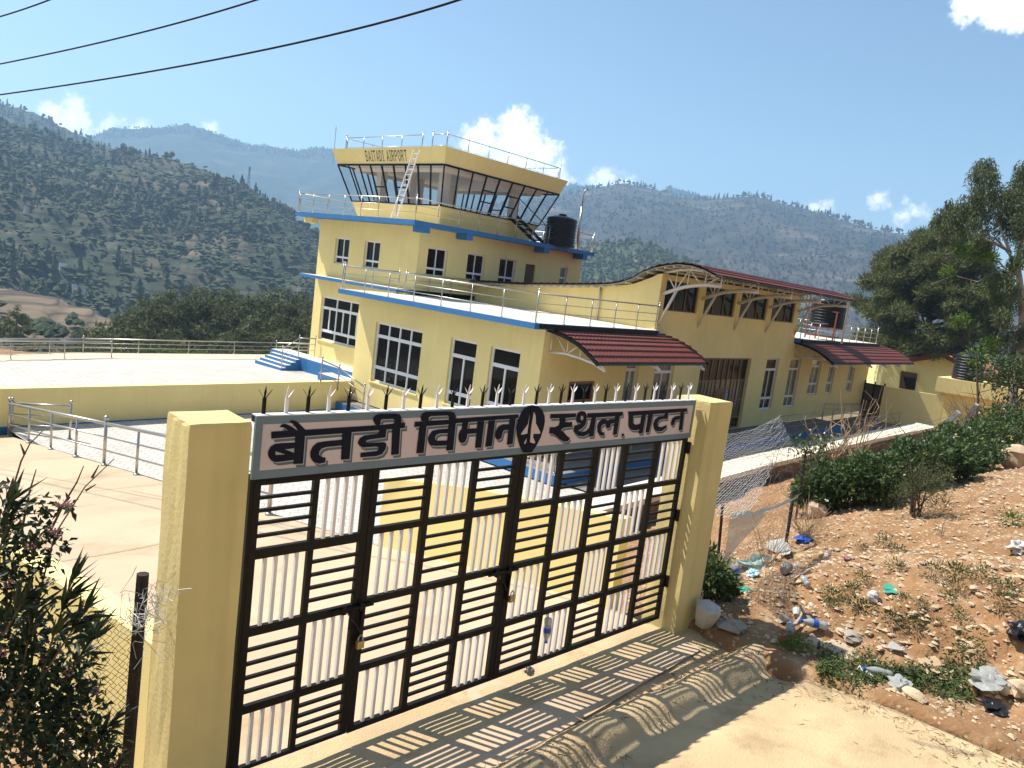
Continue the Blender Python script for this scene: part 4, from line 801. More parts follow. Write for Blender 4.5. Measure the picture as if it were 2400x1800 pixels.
def emblem_half(bd, left):
    cu = 4.387; mb = MB(); P = [(p[0] / 1000, p[1] / 1000) for p in EMB[0]]
    out_ = []
    for i in range(len(P)):
        a, c = P[i], P[(i + 1) % len(P)]; ina = (a[0] < cu) == left; inc = (c[0] < cu) == left
        if ina: out_.append(a)
        if ina != inc: t = (cu - a[0]) / (c[0] - a[0]); out_.append((cu, a[1] + (c[1] - a[1]) * t))
    e = -.003 if left else .003
    mb.prism([G(u + e, GD - .050, z) for u, z in out_], tuple(np.array([*GN, 0]) * -.006)); em = mb.build('emblem', M['navy'], bd)
    mb = MB(); P = PLN[0 if left else 1]; sh = [(p[0] / 1000, p[1] / 1000) for p in P]
    sh = [((min(u, cu - .006) if left else max(u, cu + .006)), z) for u, z in sh]
    mb.poly([G(u, GD - .0585, z) for u, z in sh]); mb.build('plane_shape', M['pink'], em)
rows_m = [(-1.85, -1.44), (-2.37, -1.91), (-2.885, -2.44), (-3.36, -2.95)]
cols_l = [(3.015, 3.44), (3.49, 3.885), (3.935, 4.325)]; cols_r = [(4.455, 4.87), (4.925, 5.325), (5.385, 5.765), (5.82, 6.265), (6.32, 6.76)]
def leaf(lab, u0, u1, cols, c0, left):
    t = thing('gate_leaf', lab, 'gate', G((u0 + u1) / 2, GD, ZB_), 'leaves of the entrance gate'); f = MB()
    edges = [u0] + [x for c in cols for x in c] + [u1]
    ul = 2.965 if left else u0
    for a, c in zip([ul] + [c[1] for c in cols], [cols[0][0]] + [cols[i + 1][0] for i in range(len(cols) - 1)] + [u1]): gbar(f, a, c, ZB_, ZSB + .02)
    for a, c in cols:
        for z0, z1 in ((-1.904, -1.857), (-2.43, -2.38), (-2.942, -2.893), (ZB_, -3.36)): gbar(f, a, c, z0, z1, -.019, .019)
        gbar(f, a, c, -1.44, -1.39, -.019, .019)
    if left:
        gbar(f, 2.077, 2.10, ZB_, ZSB + .02); gbar(f, 2.10, 2.965, -1.432, -1.395, -.019, .019)
    gbar(f, u0, u1, ZT_ - .04, ZT_, -.019, .022)
    f.build('frame', BL, t)
    for i, (a, c) in enumerate(cols):
        for r_, (z0, z1) in enumerate(rows_m): cell(t, c0 + i, r_, a, c, z0, z1)
    bd = signboard(t, u0, u1, 0); emblem_half(bd, left)
    k = MB(); gbar(k, u0, u1, ZT_, ZT_ + .006, -.046, .02); k.build('top_rail', M['whitepaint'], t)
    for i in range(32):
        u = 2.133 + .1476 * i
        if u0 <= u < u1: spike(t, u, i % 2 == 1)
    return t
LG = leaf('left gate leaf, wide, with the wicket door and the longer half of the lettering', 2.07, 4.384, cols_l, 2, True)
RG = leaf('right gate leaf with the shorter lettering, hung on the pillar beside the plastic pot', 4.390, 6.80, cols_r, 5, False)
wk = MB(); wc = [(2.15, 2.515), (2.555, 2.905)]
for a, c in ((2.105, 2.15), (2.515, 2.555), (2.905, 2.955)): gbar(wk, a, c, ZB_ + .004, -1.437, -.017, .017)
wr = [(-1.878, -1.462), (-2.40, -1.943), (-2.94, -2.46), (-3.372, -2.995)]
for a, c in wc:
    for z0, z1 in ((-1.462, -1.437), (-1.943, -1.878), (-2.46, -2.40), (-2.995, -2.94), (ZB_ + .004, -3.372)): gbar(wk, a, c, z0, z1, -.016, .016)
wd_ = wk.build('wicket_door', BL, LG)
for i, (a, c) in enumerate(wc):
    for r_, (z0, z1) in enumerate(wr): cell(wd_, i, r_, a, c, z0, z1)
# sliding bolts with a bracket, and their padlocks
def bolt(parent, u, z, s):
    mb = MB(); mb.tube([G(u - .20, GD - .04, z), G(u + .13, GD - .04, z)], .012, 8); gbar(mb, u - .12, u - .09, z - .03, z + .03, -.05, -.02); gbar(mb, u + .02, u + .05, z - .03, z + .03, -.05, -.02)
    mb.bar(G(u - .08, GD - .035, z - .01), G(u + .03 * s + .02, GD - .035, z - .2), .035, .012); mb.bar(G(u + .05, GD - .035, z - .02), G(u + .03, GD - .035, z - .25), .03, .012); mb.tube([G(u - .05, GD - .05, z), G(u - .06, GD - .05, z - .14), G(u - .035, GD - .05, z - .15)], .009, 6)
    mb.build('bolt', BL, parent)
bolt(LG, 2.93, -2.42, 1); bolt(LG, 4.37, -2.42, 1)
def padlock(u, z, lab):
    t = thing('padlock', lab, 'padlock', G(u, GD - .05, z), 'padlocks on the gate'); mb = MB(); gbar(mb, u - .028, u + .028, z, z + .055, -.066, -.038); mb.build('body', M['brass'], t)
    mb = MB(); mb.tube([G(u - .018, GD - .052, z + .05), G(u - .018, GD - .052, z + .08), G(u, GD - .052, z + .1), G(u + .018, GD - .052, z + .08), G(u + .018, GD - .052, z + .05)], .006, 6); mb.build('shackle', M['steel'], t)
padlock(2.975, -2.73, 'small brass padlock on the bolt of the wicket door in the left leaf'); padlock(4.46, -2.70, 'small brass padlock hanging where the two gate leaves meet')
for z, lab in ((-1.52, 0), (-2.25, 0), (-2.98, 0)):
    mb = MB(); mb.tube([G(6.815, GD - .03, z - .06), G(6.815, GD - .03, z + .06)], .022, 8); mb.bar(G(6.81, GD - .03, z), G(6.86, GD + .0, z), .03, .05); mb.build('hinge', BL, RG)
# ---------------------------------------------------------------- ground rails
def rail_thing(lab, pts, h=.98, sp=1.35, grp='steel rails around the paved yards', **kw):
    P = np.array(pts); t = thing('steel_railing', lab, 'railing', tuple(P[0]), grp); railing(t, pts, h, sp, as_part=False, name='rail', **kw); return t
dz = lambda y: float(drive_z(y)) + .01
rail_thing('long steel railing along the pale concrete driveway, nearest the left pillar', [(7.02, 25.7, dz(25.7)), (7.02, 18.5, dz(18.5)), (7.02, 11.3, dz(11.3))], 1.0, 1.85, r=.032, pr=.03)
rail_thing('short steel railing ending at a ball post behind the long driveway railing', [(7.15, 25.9, -6.62), (8.25, 24.4, -6.45)], 1.0, 2.0, r=.028, pr=.026)
tz = lambda x, y: float(up_z(x, y)) + .02
rail_thing('far steel railing along the outer terrace edge in front of the pine grove', [(-6, 29.6, tz(-6, 29.6)), (5, 37.6, tz(5, 37.6)), (16.0, 45.9, tz(16, 45.9)), (28, 45.9, tz(28, 45.9)), (38, 45.9, tz(38, 45.9))], .80, 2.7, r=.03, pr=.026)
rail_thing('nearer steel railing with a free end between terrace pavers and concrete strip', [(-4, 32.0, tz(-4, 32)), (8.0, 37.4, tz(8, 37.4)), (15.3, 40.1, tz(15.3, 40.1))], .82, 2.55, r=.03, pr=.026)
rail_thing('small steel handrail beside the end of the long yellow wall at the building corner', [(19.0, 24.4, -6.08), (19.0, 26.2, -5.6), (18.2, 26.3, -5.3)], .95, 1.2, r=.024, pr=.022)
# ladder leaning against the cab parapet
P0 = at(680 + 1345 / 5.53, 300 + 1165 / 5.53, Z=1.9); zt = 5.27; X_ = CX0 - off(zt) - .08; P1 = at(680 + 1640 / 5.53, 300 + 290 / 5.53, X=X_)
P0 = at(680 + 1345 / 5.53, 300 + 1165 / 5.53, X=CX0 - off(1.9) - .95); P0[2] = max(P0[2], 1.86)
lt = thing('ladder', 'white metal ladder leaning from the balcony up to the cab parapet', 'ladder', tuple(P0)); mb = MB(); wv = np.array((0, -.21, 0))
for s_ in (-1, 1): mb.bar(P0 + wv * s_, P1 + wv * s_ * .95, .055, .035)
mb.build('stile', M['white'], lt); 
for k in range(13):
    mb = MB(); c = P0 + (P1 - P0) * (k + .6) / 13.2; mb.bar(c - wv, c + wv, .04, .03); mb.build('rung', M['white'], lt)
# mast, vent pipe
B_ = at(680 + 572 / 5.53, 300 + 265 / 5.53, X=28.0); T_ = np.array([B_[0], B_[1], 0]); T_[2] = B_[2] + 1.35; B_[2] -= 1.0
mb = MB(); mb.tube([B_, T_], .018, 6); mb.tube([T_ + (-.0, -.14, -.22), T_ + (0, .14, -.22)], .012, 5); mb.build('antenna', M['steel'], label='thin steel antenna on the far left corner of the cab roof', cat='antenna')
pv = at(1352, 575, X=33.4); pb = np.array([33.4, pv[1], 1.85]); mb = MB(); mb.tube([pb, (pb[0], pb[1], 4.1)], .075, 8); mb.tube([(pb[0], pb[1], 4.1), (pb[0], pb[1], 4.95), (pb[0] + .1, pb[1] - .06, 5.05), (pb[0] + .16, pb[1] - .16, 5.02)], .035, 8)
mb.build('vent_pipe', M['steel'], smooth=True, label='pale vertical vent pipe with a bent top beside the black tank on the balcony', cat='pipe')
# water tanks
def tank(c, r, h, lab):
    t = thing('water_tank', lab, 'water tank', c, 'black plastic water tanks'); mb = MB(); pr = [(r, 0)]; n = 9
    for k in range(n):
        z0 = h * .86 * k / n; dzk = h * .86 / n; pr += [(r, z0 + dzk * .12), (r * 1.035, z0 + dzk * .32), (r * 1.035, z0 + dzk * .62), (r, z0 + dzk * .82)]
    pr += [(r, h * .86), (r * .97, h * .885), (r * .55, h * .95), (r * .3, h * .965)]
    mb.lathe(c, pr, 28); mb.build('body', M['water_tank'], t, smooth=False)
    mb = MB(); mb.lathe(np.array(c) + (0, 0, h * .965), [(r * .27, 0), (r * .27, h * .045), (r * .23, h * .06), (r * .05, h * .07)], 16); mb.build('lid', M['water_tank'], t)
    return t
tb = at(1310, 574, X=32.0); tank((32.0, tb[1], 1.86), .78, 1.62, 'black ribbed water tank standing on the control tower balcony')
# tank on its red steel frame on the wing roof
h4 = lambda x, y: (1840 + x / 3.95, 660 + y / 3.95)
tc = at(*h4(375, 420), X=46.0); zt0 = -.62; tank((46.0, tc[1], zt0), .95, 1.75, 'black ribbed water tank on a red steel frame on the right wing roof')
fr = thing('tank_stand', 'red steel frame under the black water tank on the wing roof', 'stand', (46.0, tc[1], -1.4)); mb = MB()
for sx in (-.8, .8):
    for sy in (-.8, .8):
        m2 = MB(); m2.bar((46 + sx, tc[1] + sy, -1.4), (46 + sx, tc[1] + sy, zt0 + .9), .07, .07); m2.build('leg', M['rustred'], fr)
for z in (zt0 - .04, zt0 + .9, -1.2):
    for s_ in (-.8, .8): mb.bar((46 - .8, tc[1] + s_, z), (46 + .8, tc[1] + s_, z), .06, .06); mb.bar((46 + s_, tc[1] - .8, z), (46 + s_, tc[1] + .8, z), .06, .06)
for k in range(5): mb.bar((46 - .8, tc[1] - .7 + .35 * k, zt0 - .04), (46.8, tc[1] - .7 + .35 * k, zt0 - .04), .1, .05)
mb.build('frame', M['rustred'], fr)
pp = at(*h4(530, 530), X=43.6); mb = MB(); mb.tube([(43.6, pp[1], -1.4), (43.6, pp[1], .95), (43.4, pp[1] + .3, 1.0), (42.0, pp[1] + .5, 1.02)], .06, 8); mb.build('water_pipe', M['steel'], label='pale steel water pipe rising beside the tank on the wing roof', cat='pipe')
# yard at the right end : metal gate, boundary wall, platform with two tanks, annex with a red roof
g = thing('metal_gate', 'tall dark metal yard gate between the right wing and the boundary wall', 'gate', (54.2, 15.6, -6.42)); mb = MB()
for y in (14.95, 15.57, 16.18): mb.box(54.15, 54.22, y - .04, y + .04, -6.42, -3.9)
for z in (-6.35, -5.2, -4.1): mb.box(54.16, 54.21, 14.95, 16.18, z - .04, z + .04)
mb.build('frame', M['black'], g); mb = MB(); mb.box(54.175, 54.195, 14.99, 16.14, -6.3, -4.1); mb.build('sheet', mat('grey_gate_sheet', (.07, .065, .05), .6, .3, 2), g)
w = MB(); w.hexa([(54.0, 14.93, -6.6), (54.9, 11.5, -6.6), (55.1, 11.5, -6.6), (54.2, 14.93, -6.6), (54.0, 14.93, -4.09), (54.9, 11.5, -4.09), (55.1, 11.5, -4.09), (54.2, 14.93, -4.09)]); w.build('boundary_wall', M['yellow'], label='plain yellow boundary wall between the yard gate and the tank platform', cat='wall')
pf = thing('tank_platform', 'yellow masonry platform with an overhanging top carrying two black tanks', 'platform', (56.5, 9.5, -6.5)); mb = MB()
mb.hexa([(54.68, 12.1, -3.86), (55.9, 6.5, -3.86), (59.5, 6.5, -3.86), (58.3, 12.1, -3.86), (54.68, 12.1, -2.93), (55.9, 6.5, -2.93), (59.5, 6.5, -2.93), (58.3, 12.1, -2.93)]); mb.build('slab', M['yellow'], pf)
mb = MB(); mb.hexa([(55.25, 11.9, -6.6), (56.3, 6.7, -6.6), (59.2, 6.7, -6.6), (58.1, 11.9, -6.6), (55.25, 11.9, -3.862), (56.3, 6.7, -3.862), (59.2, 6.7, -3.862), (58.1, 11.9, -3.862)]); mb.build('wall', M['yellow'], pf)
tank((56.1, 10.72, -2.93), .86, 1.85, 'black ribbed water tank on the yellow platform, nearer the annex gable')
tank((56.9, 8.3, -2.93), .86, 1.85, 'black ribbed water tank on the yellow platform, half hidden by a bush')
an = thing('annex_building', 'small yellow annex with a low red gabled roof behind the boundary wall', 'building', (72, 16, -7)); S_ = 72 / 56.0
def A_(x, y, d=72.0): r = ray(*h4(x, y)); return r / np.hypot(r[0], r[1]) * d
e0, e1, e2 = A_(905, 760), A_(1450, 670), A_(1585, 750); mb = MB()
lft, rgt, rdg = A_(925, 720), A_(1560, 745), A_(1450, 678)
dirv = np.array([.93, .37, 0]) * 14
def down(p, z): q = p.copy(); q[2] = z; return q
mb.add([down(lft, -8), down(rgt, -8), rgt, rdg, lft], [(0, 1, 2, 3, 4)]); mb.add([down(rgt, -8), down(rgt, -8) + dirv, rgt + dirv, rgt], [(0, 1, 2, 3)]); mb.add([down(lft, -8), down(lft, -8) + dirv, lft + dirv, lft], [(0, 1, 2, 3)])
mb.build('wall', M['yellow'], an)
mb = MB(); ov = np.array([-.5, -.2, 0]); up1 = np.array([0, 0, .08])
for a_, c_ in ((A_(1140, 722) + ov, rdg + ov), (rdg + ov, A_(1640, 772) + ov)):
    a2, c2 = a_ + up1, c_ + up1; mb.hexa([a_, c_, c_ + dirv, a_ + dirv, a2, c2, c2 + dirv, a2 + dirv])
rf = mb.build('roof', M['roofred'], an, fixn=True)
mb = MB(); mb.bar(A_(1140, 726) + ov * 1.1, rdg + ov * 1.1, .12, .34); mb.bar(rdg + ov * 1.1, A_(1640, 776) + ov * 1.1, .12, .34); mb.build('fascia', M['trimred'], rf)
mb = MB(); p = [A_(1075, 825, 71.7), A_(1228, 850, 71.7), A_(1200, 1010, 71.7), A_(1052, 985, 71.7)]; mb.add(p, [(0, 1, 2, 3)]); dw = mb.build('door', M['wood'], an)
mb = MB(); p = [A_(1095, 880, 71.6), A_(1215, 895, 71.6), A_(1200, 1000, 71.6), A_(1120, 990, 71.6)]; mb.add(p, [(0, 1, 2, 3)]); mb.build('pane', M['glass'], dw)
mb = MB(); r0, r1, r2, r3 = A_(1450, 665, 86), A_(1900, 690, 86), A_(2000, 905, 80), A_(1700, 860, 80); mb.add([r0, r1, r2, r3], [(3, 2, 1, 0)]); q = [x + np.array([4, 2, -2.5]) for x in (r0, r1, r2, r3)]
mb.add([r0, r1, r2, r3] + q, [(0, 1, 5, 4), (1, 2, 6, 5), (2, 3, 7, 6), (3, 0, 4, 7)]); mb.build('roof', M['roofred'], label='long plain red sheet roof behind the two platform tanks', cat='roof')
# cables overhead
def cable(pts, lab, rad=.013):
    P = [at(px, py, d=d) for px, py, d in pts]; out_ = []
    for t in np.linspace(-1.2, 2.0, 60): out_.append(P[0] * ((t - .5) * (t - 1) / .5) + P[1] * (t * (t - 1) / -.25) + P[2] * (t * (t - .5) / .5))
    mb = MB(); mb.tube(out_, rad, 8); mb.build('overhead_cable', M['cable'], smooth=True, label=lab, cat='cable', group='overhead cables')
cable([(0, 222, 17), (530, 135, 11.5), (1075, 0, 8.5)], 'lowest black overhead cable, crossing the sky just above the left hills')
cable([(0, 150, 18), (300, 84, 14.5), (600, 0, 12)], 'middle black overhead cable in the upper left sky')
cable([(0, 39, 18), (60, 20, 17), (120, -2, 16)], 'topmost black overhead cable, only a short piece in the upper left corner')
# ---------------------------------------------------------------- hills
def fmesh(name, V, Fc, mats, parent=None, base=None, mi=None, smooth=False, **kw):
    V = np.asarray(V, np.float32); Fc = np.asarray(Fc, np.int32)
    if not isinstance(mats, (list, tuple)): mats = [mats]
    if parent is not None: org = np.array(WL[parent.name])
    elif base is not None: org = np.array(base, float)
    else: org = np.array([V[:, 0].mean(), V[:, 1].mean(), V[:, 2].min()])
    me = bpy.data.meshes.new(name); k = Fc.shape[1]; nF = len(Fc)
    me.vertices.add(len(V)); me.vertices.foreach_set('co', (V - org).astype(np.float32).ravel())
    me.loops.add(nF * k); me.loops.foreach_set('vertex_index', Fc.ravel()); me.polygons.add(nF)
    me.polygons.foreach_set('loop_start', np.arange(nF, dtype=np.int32) * k)
    for m in mats: me.materials.append(m)
    if mi is not None: me.polygons.foreach_set('material_index', np.asarray(mi, np.int32))
    me.polygons.foreach_set('use_smooth', np.full(nF, smooth)); me.update(calc_edges=True); me.validate()
    o = bpy.data.objects.new(name, me); COL.objects.link(o); WL[o.name] = tuple(org)
    if parent is not None: o.parent = parent
    else: o.location = org
    tag(o, **kw); return o
def hill(name, m, crest, foot, g=.9, amp=.05, nu=220, nv=80, seed=1, rough=1.0, terrace=0.0):
    crest = np.array(crest, float); foot = np.array(foot, float); px = np.linspace(crest[0, 0], crest[-1, 0], nu)
    def line(c):
        y = np.interp(px, c[:, 0], c[:, 1]); d = np.interp(px, c[:, 0], c[:, 2]); return np.array([at(a, b_, d=dd) for a, b_, dd in zip(px, y, d)])
    C, Fo = line(crest), line(foot); H = (C[:, 2] - Fo[:, 2]).mean(); sz = np.linalg.norm(C[-1] - C[0])
    s = np.concatenate([np.linspace(0, 1, nv), np.linspace(1.02, 1.5, 12)]); V = np.zeros((len(s), nu, 3))
    for i, t in enumerate(s):
        XY = Fo[:, :2] + (C[:, :2] - Fo[:, :2]) * t; tt = min(t, 1.0); z = Fo[:, 2] + (C[:, 2] - Fo[:, 2]) * tt ** g
        if t > 1: z = z - (t - 1) * H * .9
        V[i, :, :2] = XY; V[i, :, 2] = z
    w = np.clip(np.sin(np.pi * np.clip(s, 0, 1)) * 1.3, 0, 1)[:, None]
    X, Y = V[..., 0], V[..., 1]; fq = 22 / sz
    nz = noise2(X, Y, fq, seed) + .5 * np.abs(noise2(X, Y, fq * 2.7, seed + 1)) + .25 * noise2(X, Y, fq * 7, seed + 2)
    V[..., 2] += nz * w * H * amp
    V[..., 2] += noise2(X, Y, fq * 9, seed + 4) * H * .008 * rough + noise2(X, Y, fq * 24, seed + 5) * H * .004 * rough
    if terrace > 0:
        st = V[..., 2] / terrace; V[..., 2] = (np.floor(st) + np.clip((st - np.floor(st)) * 3.0 - 1.0, 0, 1)) * terrace
    i, j = np.meshgrid(np.arange(nu - 1), np.arange(len(s) - 1)); a = (j * nu + i).ravel()
    fmesh(name, V.reshape(-1, 3), np.stack([a, a + 1, a + nu + 1, a + nu], 1), m, kind='structure', smooth=True)
    return V, nv
def spikes_tree(seed=0, n=5, k=3):
    r = np.random.default_rng(seed); V = []; Fc = []
    for t in range(k):
        z0, z1, rad = .15 + .27 * t, .55 + .24 * t, .36 - .09 * t; b_ = len(V); rot = r.uniform(0, 6)
        for j in range(n): a = rot + 2 * np.pi * j / n; q = rad * r.uniform(.7, 1.25); V.append((q * np.cos(a), q * np.sin(a), z0 + r.uniform(-.07, .07)))
        V.append((r.uniform(-.05, .05), r.uniform(-.05, .05), z1)); V.append((0, 0, z0 - .05))
        for j in range(n): Fc.append((b_ + j, b_ + (j + 1) % n, b_ + n)); Fc.append((b_ + (j + 1) % n, b_ + j, b_ + n + 1))
    return np.array(V), np.array(Fc)
def blob_tree(seed=0):
    r = np.random.default_rng(seed); V = []; Fc = []
    for t in range(4):
        c = np.array([r.uniform(-.22, .22), r.uniform(-.22, .22), r.uniform(.35, .75)]); q = r.uniform(.2, .32); b_ = len(V)
        for j in range(6): a = 1.047 * j + t; V.append(c + q * r.uniform(.75, 1.2) * np.array([np.cos(a), np.sin(a), r.uniform(-.35, .35)]))
        V.append(c + (0, 0, q * .95)); V.append(c - (0, 0, q * .8))
        for j in range(6): Fc.append((b_ + j, b_ + (j + 1) % 6, b_ + 6)); Fc.append((b_ + (j + 1) % 6, b_ + j, b_ + 7))
    return np.array(V), np.array(Fc)
TREES = [spikes_tree(1), blob_tree(2), spikes_tree(3, 6, 4), blob_tree(4)]
def scatter(name, m, P, H, wid=1.0, seed=0, kinds=(0, 1, 2, 3)):
    r = np.random.default_rng(seed); Vs, Fs, off_ = [], [], 0; kk = r.choice(kinds, len(P))
    for k in set(kinds):
        sel = np.where(kk == k)[0]
        if not len(sel): continue
        TV, TF = TREES[k]; a = r.uniform(0, 6.28, len(sel)); ca, sa = np.cos(a), np.sin(a); h = H[sel]; w = h * wid * r.uniform(.75, 1.3, len(sel))
        X = TV[None, :, 0] * ca[:, None] - TV[None, :, 1] * sa[:, None]; Y = TV[None, :, 0] * sa[:, None] + TV[None, :, 1] * ca[:, None]
        VV = np.stack([X * w[:, None], Y * w[:, None], np.repeat(TV[None, :, 2], len(sel), 0) * h[:, None]], -1) + P[sel][:, None, :]
        n = len(TV); FF = TF[None] + (np.arange(len(sel)) * n)[:, None, None] + off_; Vs.append(VV.reshape(-1, 3)); Fs.append(FF.reshape(-1, 3)); off_ += n * len(sel)
    return fmesh(name, np.concatenate(Vs), np.concatenate(Fs), m, kind='stuff')
def sample(Vn, n, seed, s0=0.0, s1=1.0, power=1.0):
    V, nv = Vn; r = np.random.default_rng(seed); u = r.uniform(0, V.shape[1] - 1.001, n); t = (s0 + (s1 - s0) * r.uniform(0, 1, n) ** power) * (nv - 1.001); i, j = t.astype(int), u.astype(int); fi, fj = (t - i)[:, None], (u - j)[:, None]
    return V[i, j] * (1 - fi) * (1 - fj) + V[i + 1, j] * fi * (1 - fj) + V[i, j + 1] * (1 - fi) * fj + V[i + 1, j + 1] * fi * fj, t / nv
hm1 = hill_mat('near_hillside', (.032, .044, .018), (.085, .068, .038), (.15, .11, .065), .014, .6, 2.5)
hm2 = hill_mat('ridge_hillside', (.030, .042, .020), (.055, .055, .03), (.08, .07, .045), .006, .4)
hm4 = hill_mat('dry_hillside', (.034, .031, .022), (.062, .050, .035), (.13, .10, .068), .006, .6)
hm6 = hill_mat('green_hillside', (.035, .055, .02), (.08, .08, .035), (.16, .12, .06), .02, .4)
fm1 = mat('far_pine_foliage', (.052, .062, .025), .9, .4, .05); fm2 = mat('far_dry_foliage', (.050, .045, .026), .9, .4, .03); fm3 = mat('far_green_foliage', (.045, .062, .022), .9, .4, .05)
H1 = hill('hills', hm1, [(-900, 60, 800), (-400, 160, 820), (-150, 235, 840), (0, 288, 850), (60, 303, 850), (110, 314, 840), (170, 338, 830), (290, 354, 800), (400, 374, 770), (480, 398, 740), (560, 432, 700), (640, 483, 660), (690, 512, 630), (760, 570, 600), (860, 650, 560)],
          [(-900, 900, 300), (0, 815, 300), (300, 812, 330), (700, 810, 350), (860, 815, 380)], g=.92, amp=.055, seed=3, nu=260, nv=110)
H2 = hill('hills', hm2, [(-900, 80, 1500), (-300, 195, 1500), (0, 245, 1480), (30, 249, 1480), (80, 264, 1450), (130, 289, 1430), (200, 322, 1400), (260, 347, 1380), (310, 368, 1350), (420, 418, 1300), (560, 475, 1250), (760, 560, 1200)], [(-900, 560, 900), (760, 640, 1000)], amp=.04, seed=8, nv=40)
H3 = hill('hills', hm2, [(-300, 420, 2800), (100, 352, 2800), (235, 314, 2800), (260, 302, 2800), (330, 302, 2800), (420, 294, 2800), (452, 294, 2800), (500, 311, 2800), (580, 338, 2800), (660, 347, 2800), (700, 354, 2800), (745, 346, 2800), (800, 353, 2800), (900, 385, 2800), (1000, 405, 2800), (1150, 425, 2800), (1290, 446, 2800), (1345, 432, 2800), (1385, 438, 2800), (1430, 448, 2800), (1500, 470, 2800), (1570, 438, 2800), (1600, 447, 2800), (1640, 457, 2800), (1700, 478, 2800), (1900, 540, 2800)], [(-300, 640, 1900), (1000, 700, 1900), (1900, 760, 1900)], amp=.05, seed=12, nu=320, nv=60)
H4 = hill('hills', hm4, [(1050, 500, 1900), (1280, 464, 1900), (1330, 457, 1900), (1400, 441, 1900), (1430, 434, 1880), (1460, 430, 1880), (1500, 436, 1860), (1540, 446, 1850), (1560, 451, 1840), (1600, 463, 1820), (1650, 471, 1800), (1690, 464, 1780), (1740, 461, 1760), (1785, 464, 1740), (1830, 476, 1720), (1880, 489, 1700), (1930, 502, 1680), (1985, 519, 1660), (2040, 536, 1640), (2100, 546, 1620), (2140, 554, 1600), (2200, 575, 1580), (2300, 630, 1540), (2420, 690, 1500), (2900, 900, 1400)], [(1050, 760, 900), (1700, 800, 850), (2300, 900, 800), (2900, 1040, 750)], g=.9, amp=.075, seed=17, nu=300, nv=120)
H6 = hill('hills', hm6, [(1000, 640, 800), (1250, 592, 800), (1330, 579, 800), (1390, 571, 790), (1430, 569, 780), (1470, 567, 770), (1500, 567, 760), (1530, 576, 750), (1560, 591, 740), (1600, 607, 730), (1640, 622, 720), (1750, 680, 700), (1900, 760, 680)], [(1000, 780, 450), (1900, 860, 450)], amp=.05, seed=23, nv=50)
HK = hill('hills', hill_mat('terraced_fields', (.15, .105, .062), (.095, .075, .04), (.19, .135, .08), .05, .5, .75), [(-700, 640, 220), (-200, 680, 215), (0, 717, 210), (60, 724, 205), (130, 744, 200), (200, 769, 195), (260, 795, 190), (420, 850, 180)], [(-700, 820, 120), (0, 850, 120), (420, 900, 120)], g=.8, amp=.03, seed=29, nv=240, nu=160, terrace=1.5)
P, t = sample(H1, 14000, 1, 0, 1.0, .9); keep = (1.5 * noise2(P[:, 0], P[:, 1], .011, 41) + .5 * noise2(P[:, 0], P[:, 1], .035, 42) + .95 * (np.exp(-((t - .45) / .17) ** 2)) + .3 * (t > .93) - .12 > RNG.uniform(-.4, .9, len(P))); P = P[keep]; scatter('hillside_wood', fm1, P, 2.0 + 7.0 * RNG.uniform(0, 1, len(P)) ** 1.8, .95, 1)
P, t = sample(H1, 5000, 2, 0, 1); scatter('hillside_scrub', fm3, P, RNG.uniform(1.6, 4.5, len(P)), 1.6, 2, (1, 3))
P, t = sample(H2, 2500, 3, .3, 1.0); scatter('ridge_wood', fm1, P, RNG.uniform(5, 10, len(P)), .9, 3)
P, t = sample(H4, 20000, 4, 0, 1.0); keep = noise2(P[:, 0], P[:, 1], .012, 44) + .3 > RNG.uniform(-.9, .9, len(P)); P = P[keep]; scatter('dry_hill_wood', fm2, P, 1.8 + 6.5 * RNG.uniform(0, 1, len(P)) ** 2, 1.0, 4)
P, t = sample(H4, 420, 5, .985, 1.0); scatter('ridge_line_wood', fm2, P, RNG.uniform(5, 14, len(P)), .8, 5)
P, t = sample(H6, 3500, 6, 0, 1.0); scatter('green_hill_wood', fm3, P, RNG.uniform(3.5, 7, len(P)), .9, 6)
P, t = sample(H3, 2500, 7, .9, 1.0); scatter('far_ridge_wood', fm1, P, RNG.uniform(5, 11, len(P)), 1.1, 7)
P, t = sample(HK, 130, 9, .1, 1.0); scatter('field_scrub', fm3, P, RNG.uniform(1.5, 4, len(P)), 1.3, 9, (1, 3))
# a few tiny houses, a phone mast
hs = [(150, 640, 14), (176, 692, 9), (196, 697, 8), (188, 700, 7), (452, 452, 10), (275, 446, 9), (72, 366, 8), (335, 372, 6), (60, 495, 6), (630, 574, 9)]
def hill_hit(Vn, px, py):
    V, nv = Vn; Q = V[:nv].reshape(-1, 3) @ CM.T; sx = 1200 + F * Q[:, 0] / Q[:, 2]; sy = 900 + F * Q[:, 1] / Q[:, 2]; k = np.argmin((sx - px) ** 2 + (sy - py) ** 2); return V[:nv].reshape(-1, 3)[k]
wm = mat('hut_wall', (.62, .56, .48), .9, .1, .5); rm = mat('hut_roof', (.45, .47, .50), .6, .1, .5)
for k, (x, y, w_) in enumerate(hs):
    p = hill_hit(H1, x, y); t = thing('hillside_house', 'tiny pale house on the left hillside, one of a scattered few', 'house', tuple(p), 'houses scattered on the left hillside'); L = w_ * .2
    mb = MB(); mb.box(p[0] - L / 2, p[0] + L / 2, p[1] - L * .3, p[1] + L * .3, p[2] - 2, p[2] + 2.6); mb.build('wall', wm, t)
    mb = MB(); mb.prism([(p[0] - L * .55, p[1] - L * .36, p[2] + 2.5), (p[0] - L * .55, p[1] + L * .36, p[2] + 2.5), (p[0] - L * .55, p[1], p[2] + 4)], (L * 1.1, 0, 0)); mb.build('roof', rm, t)
p = hill_hit(H1, 588, 432); mb = MB(); 
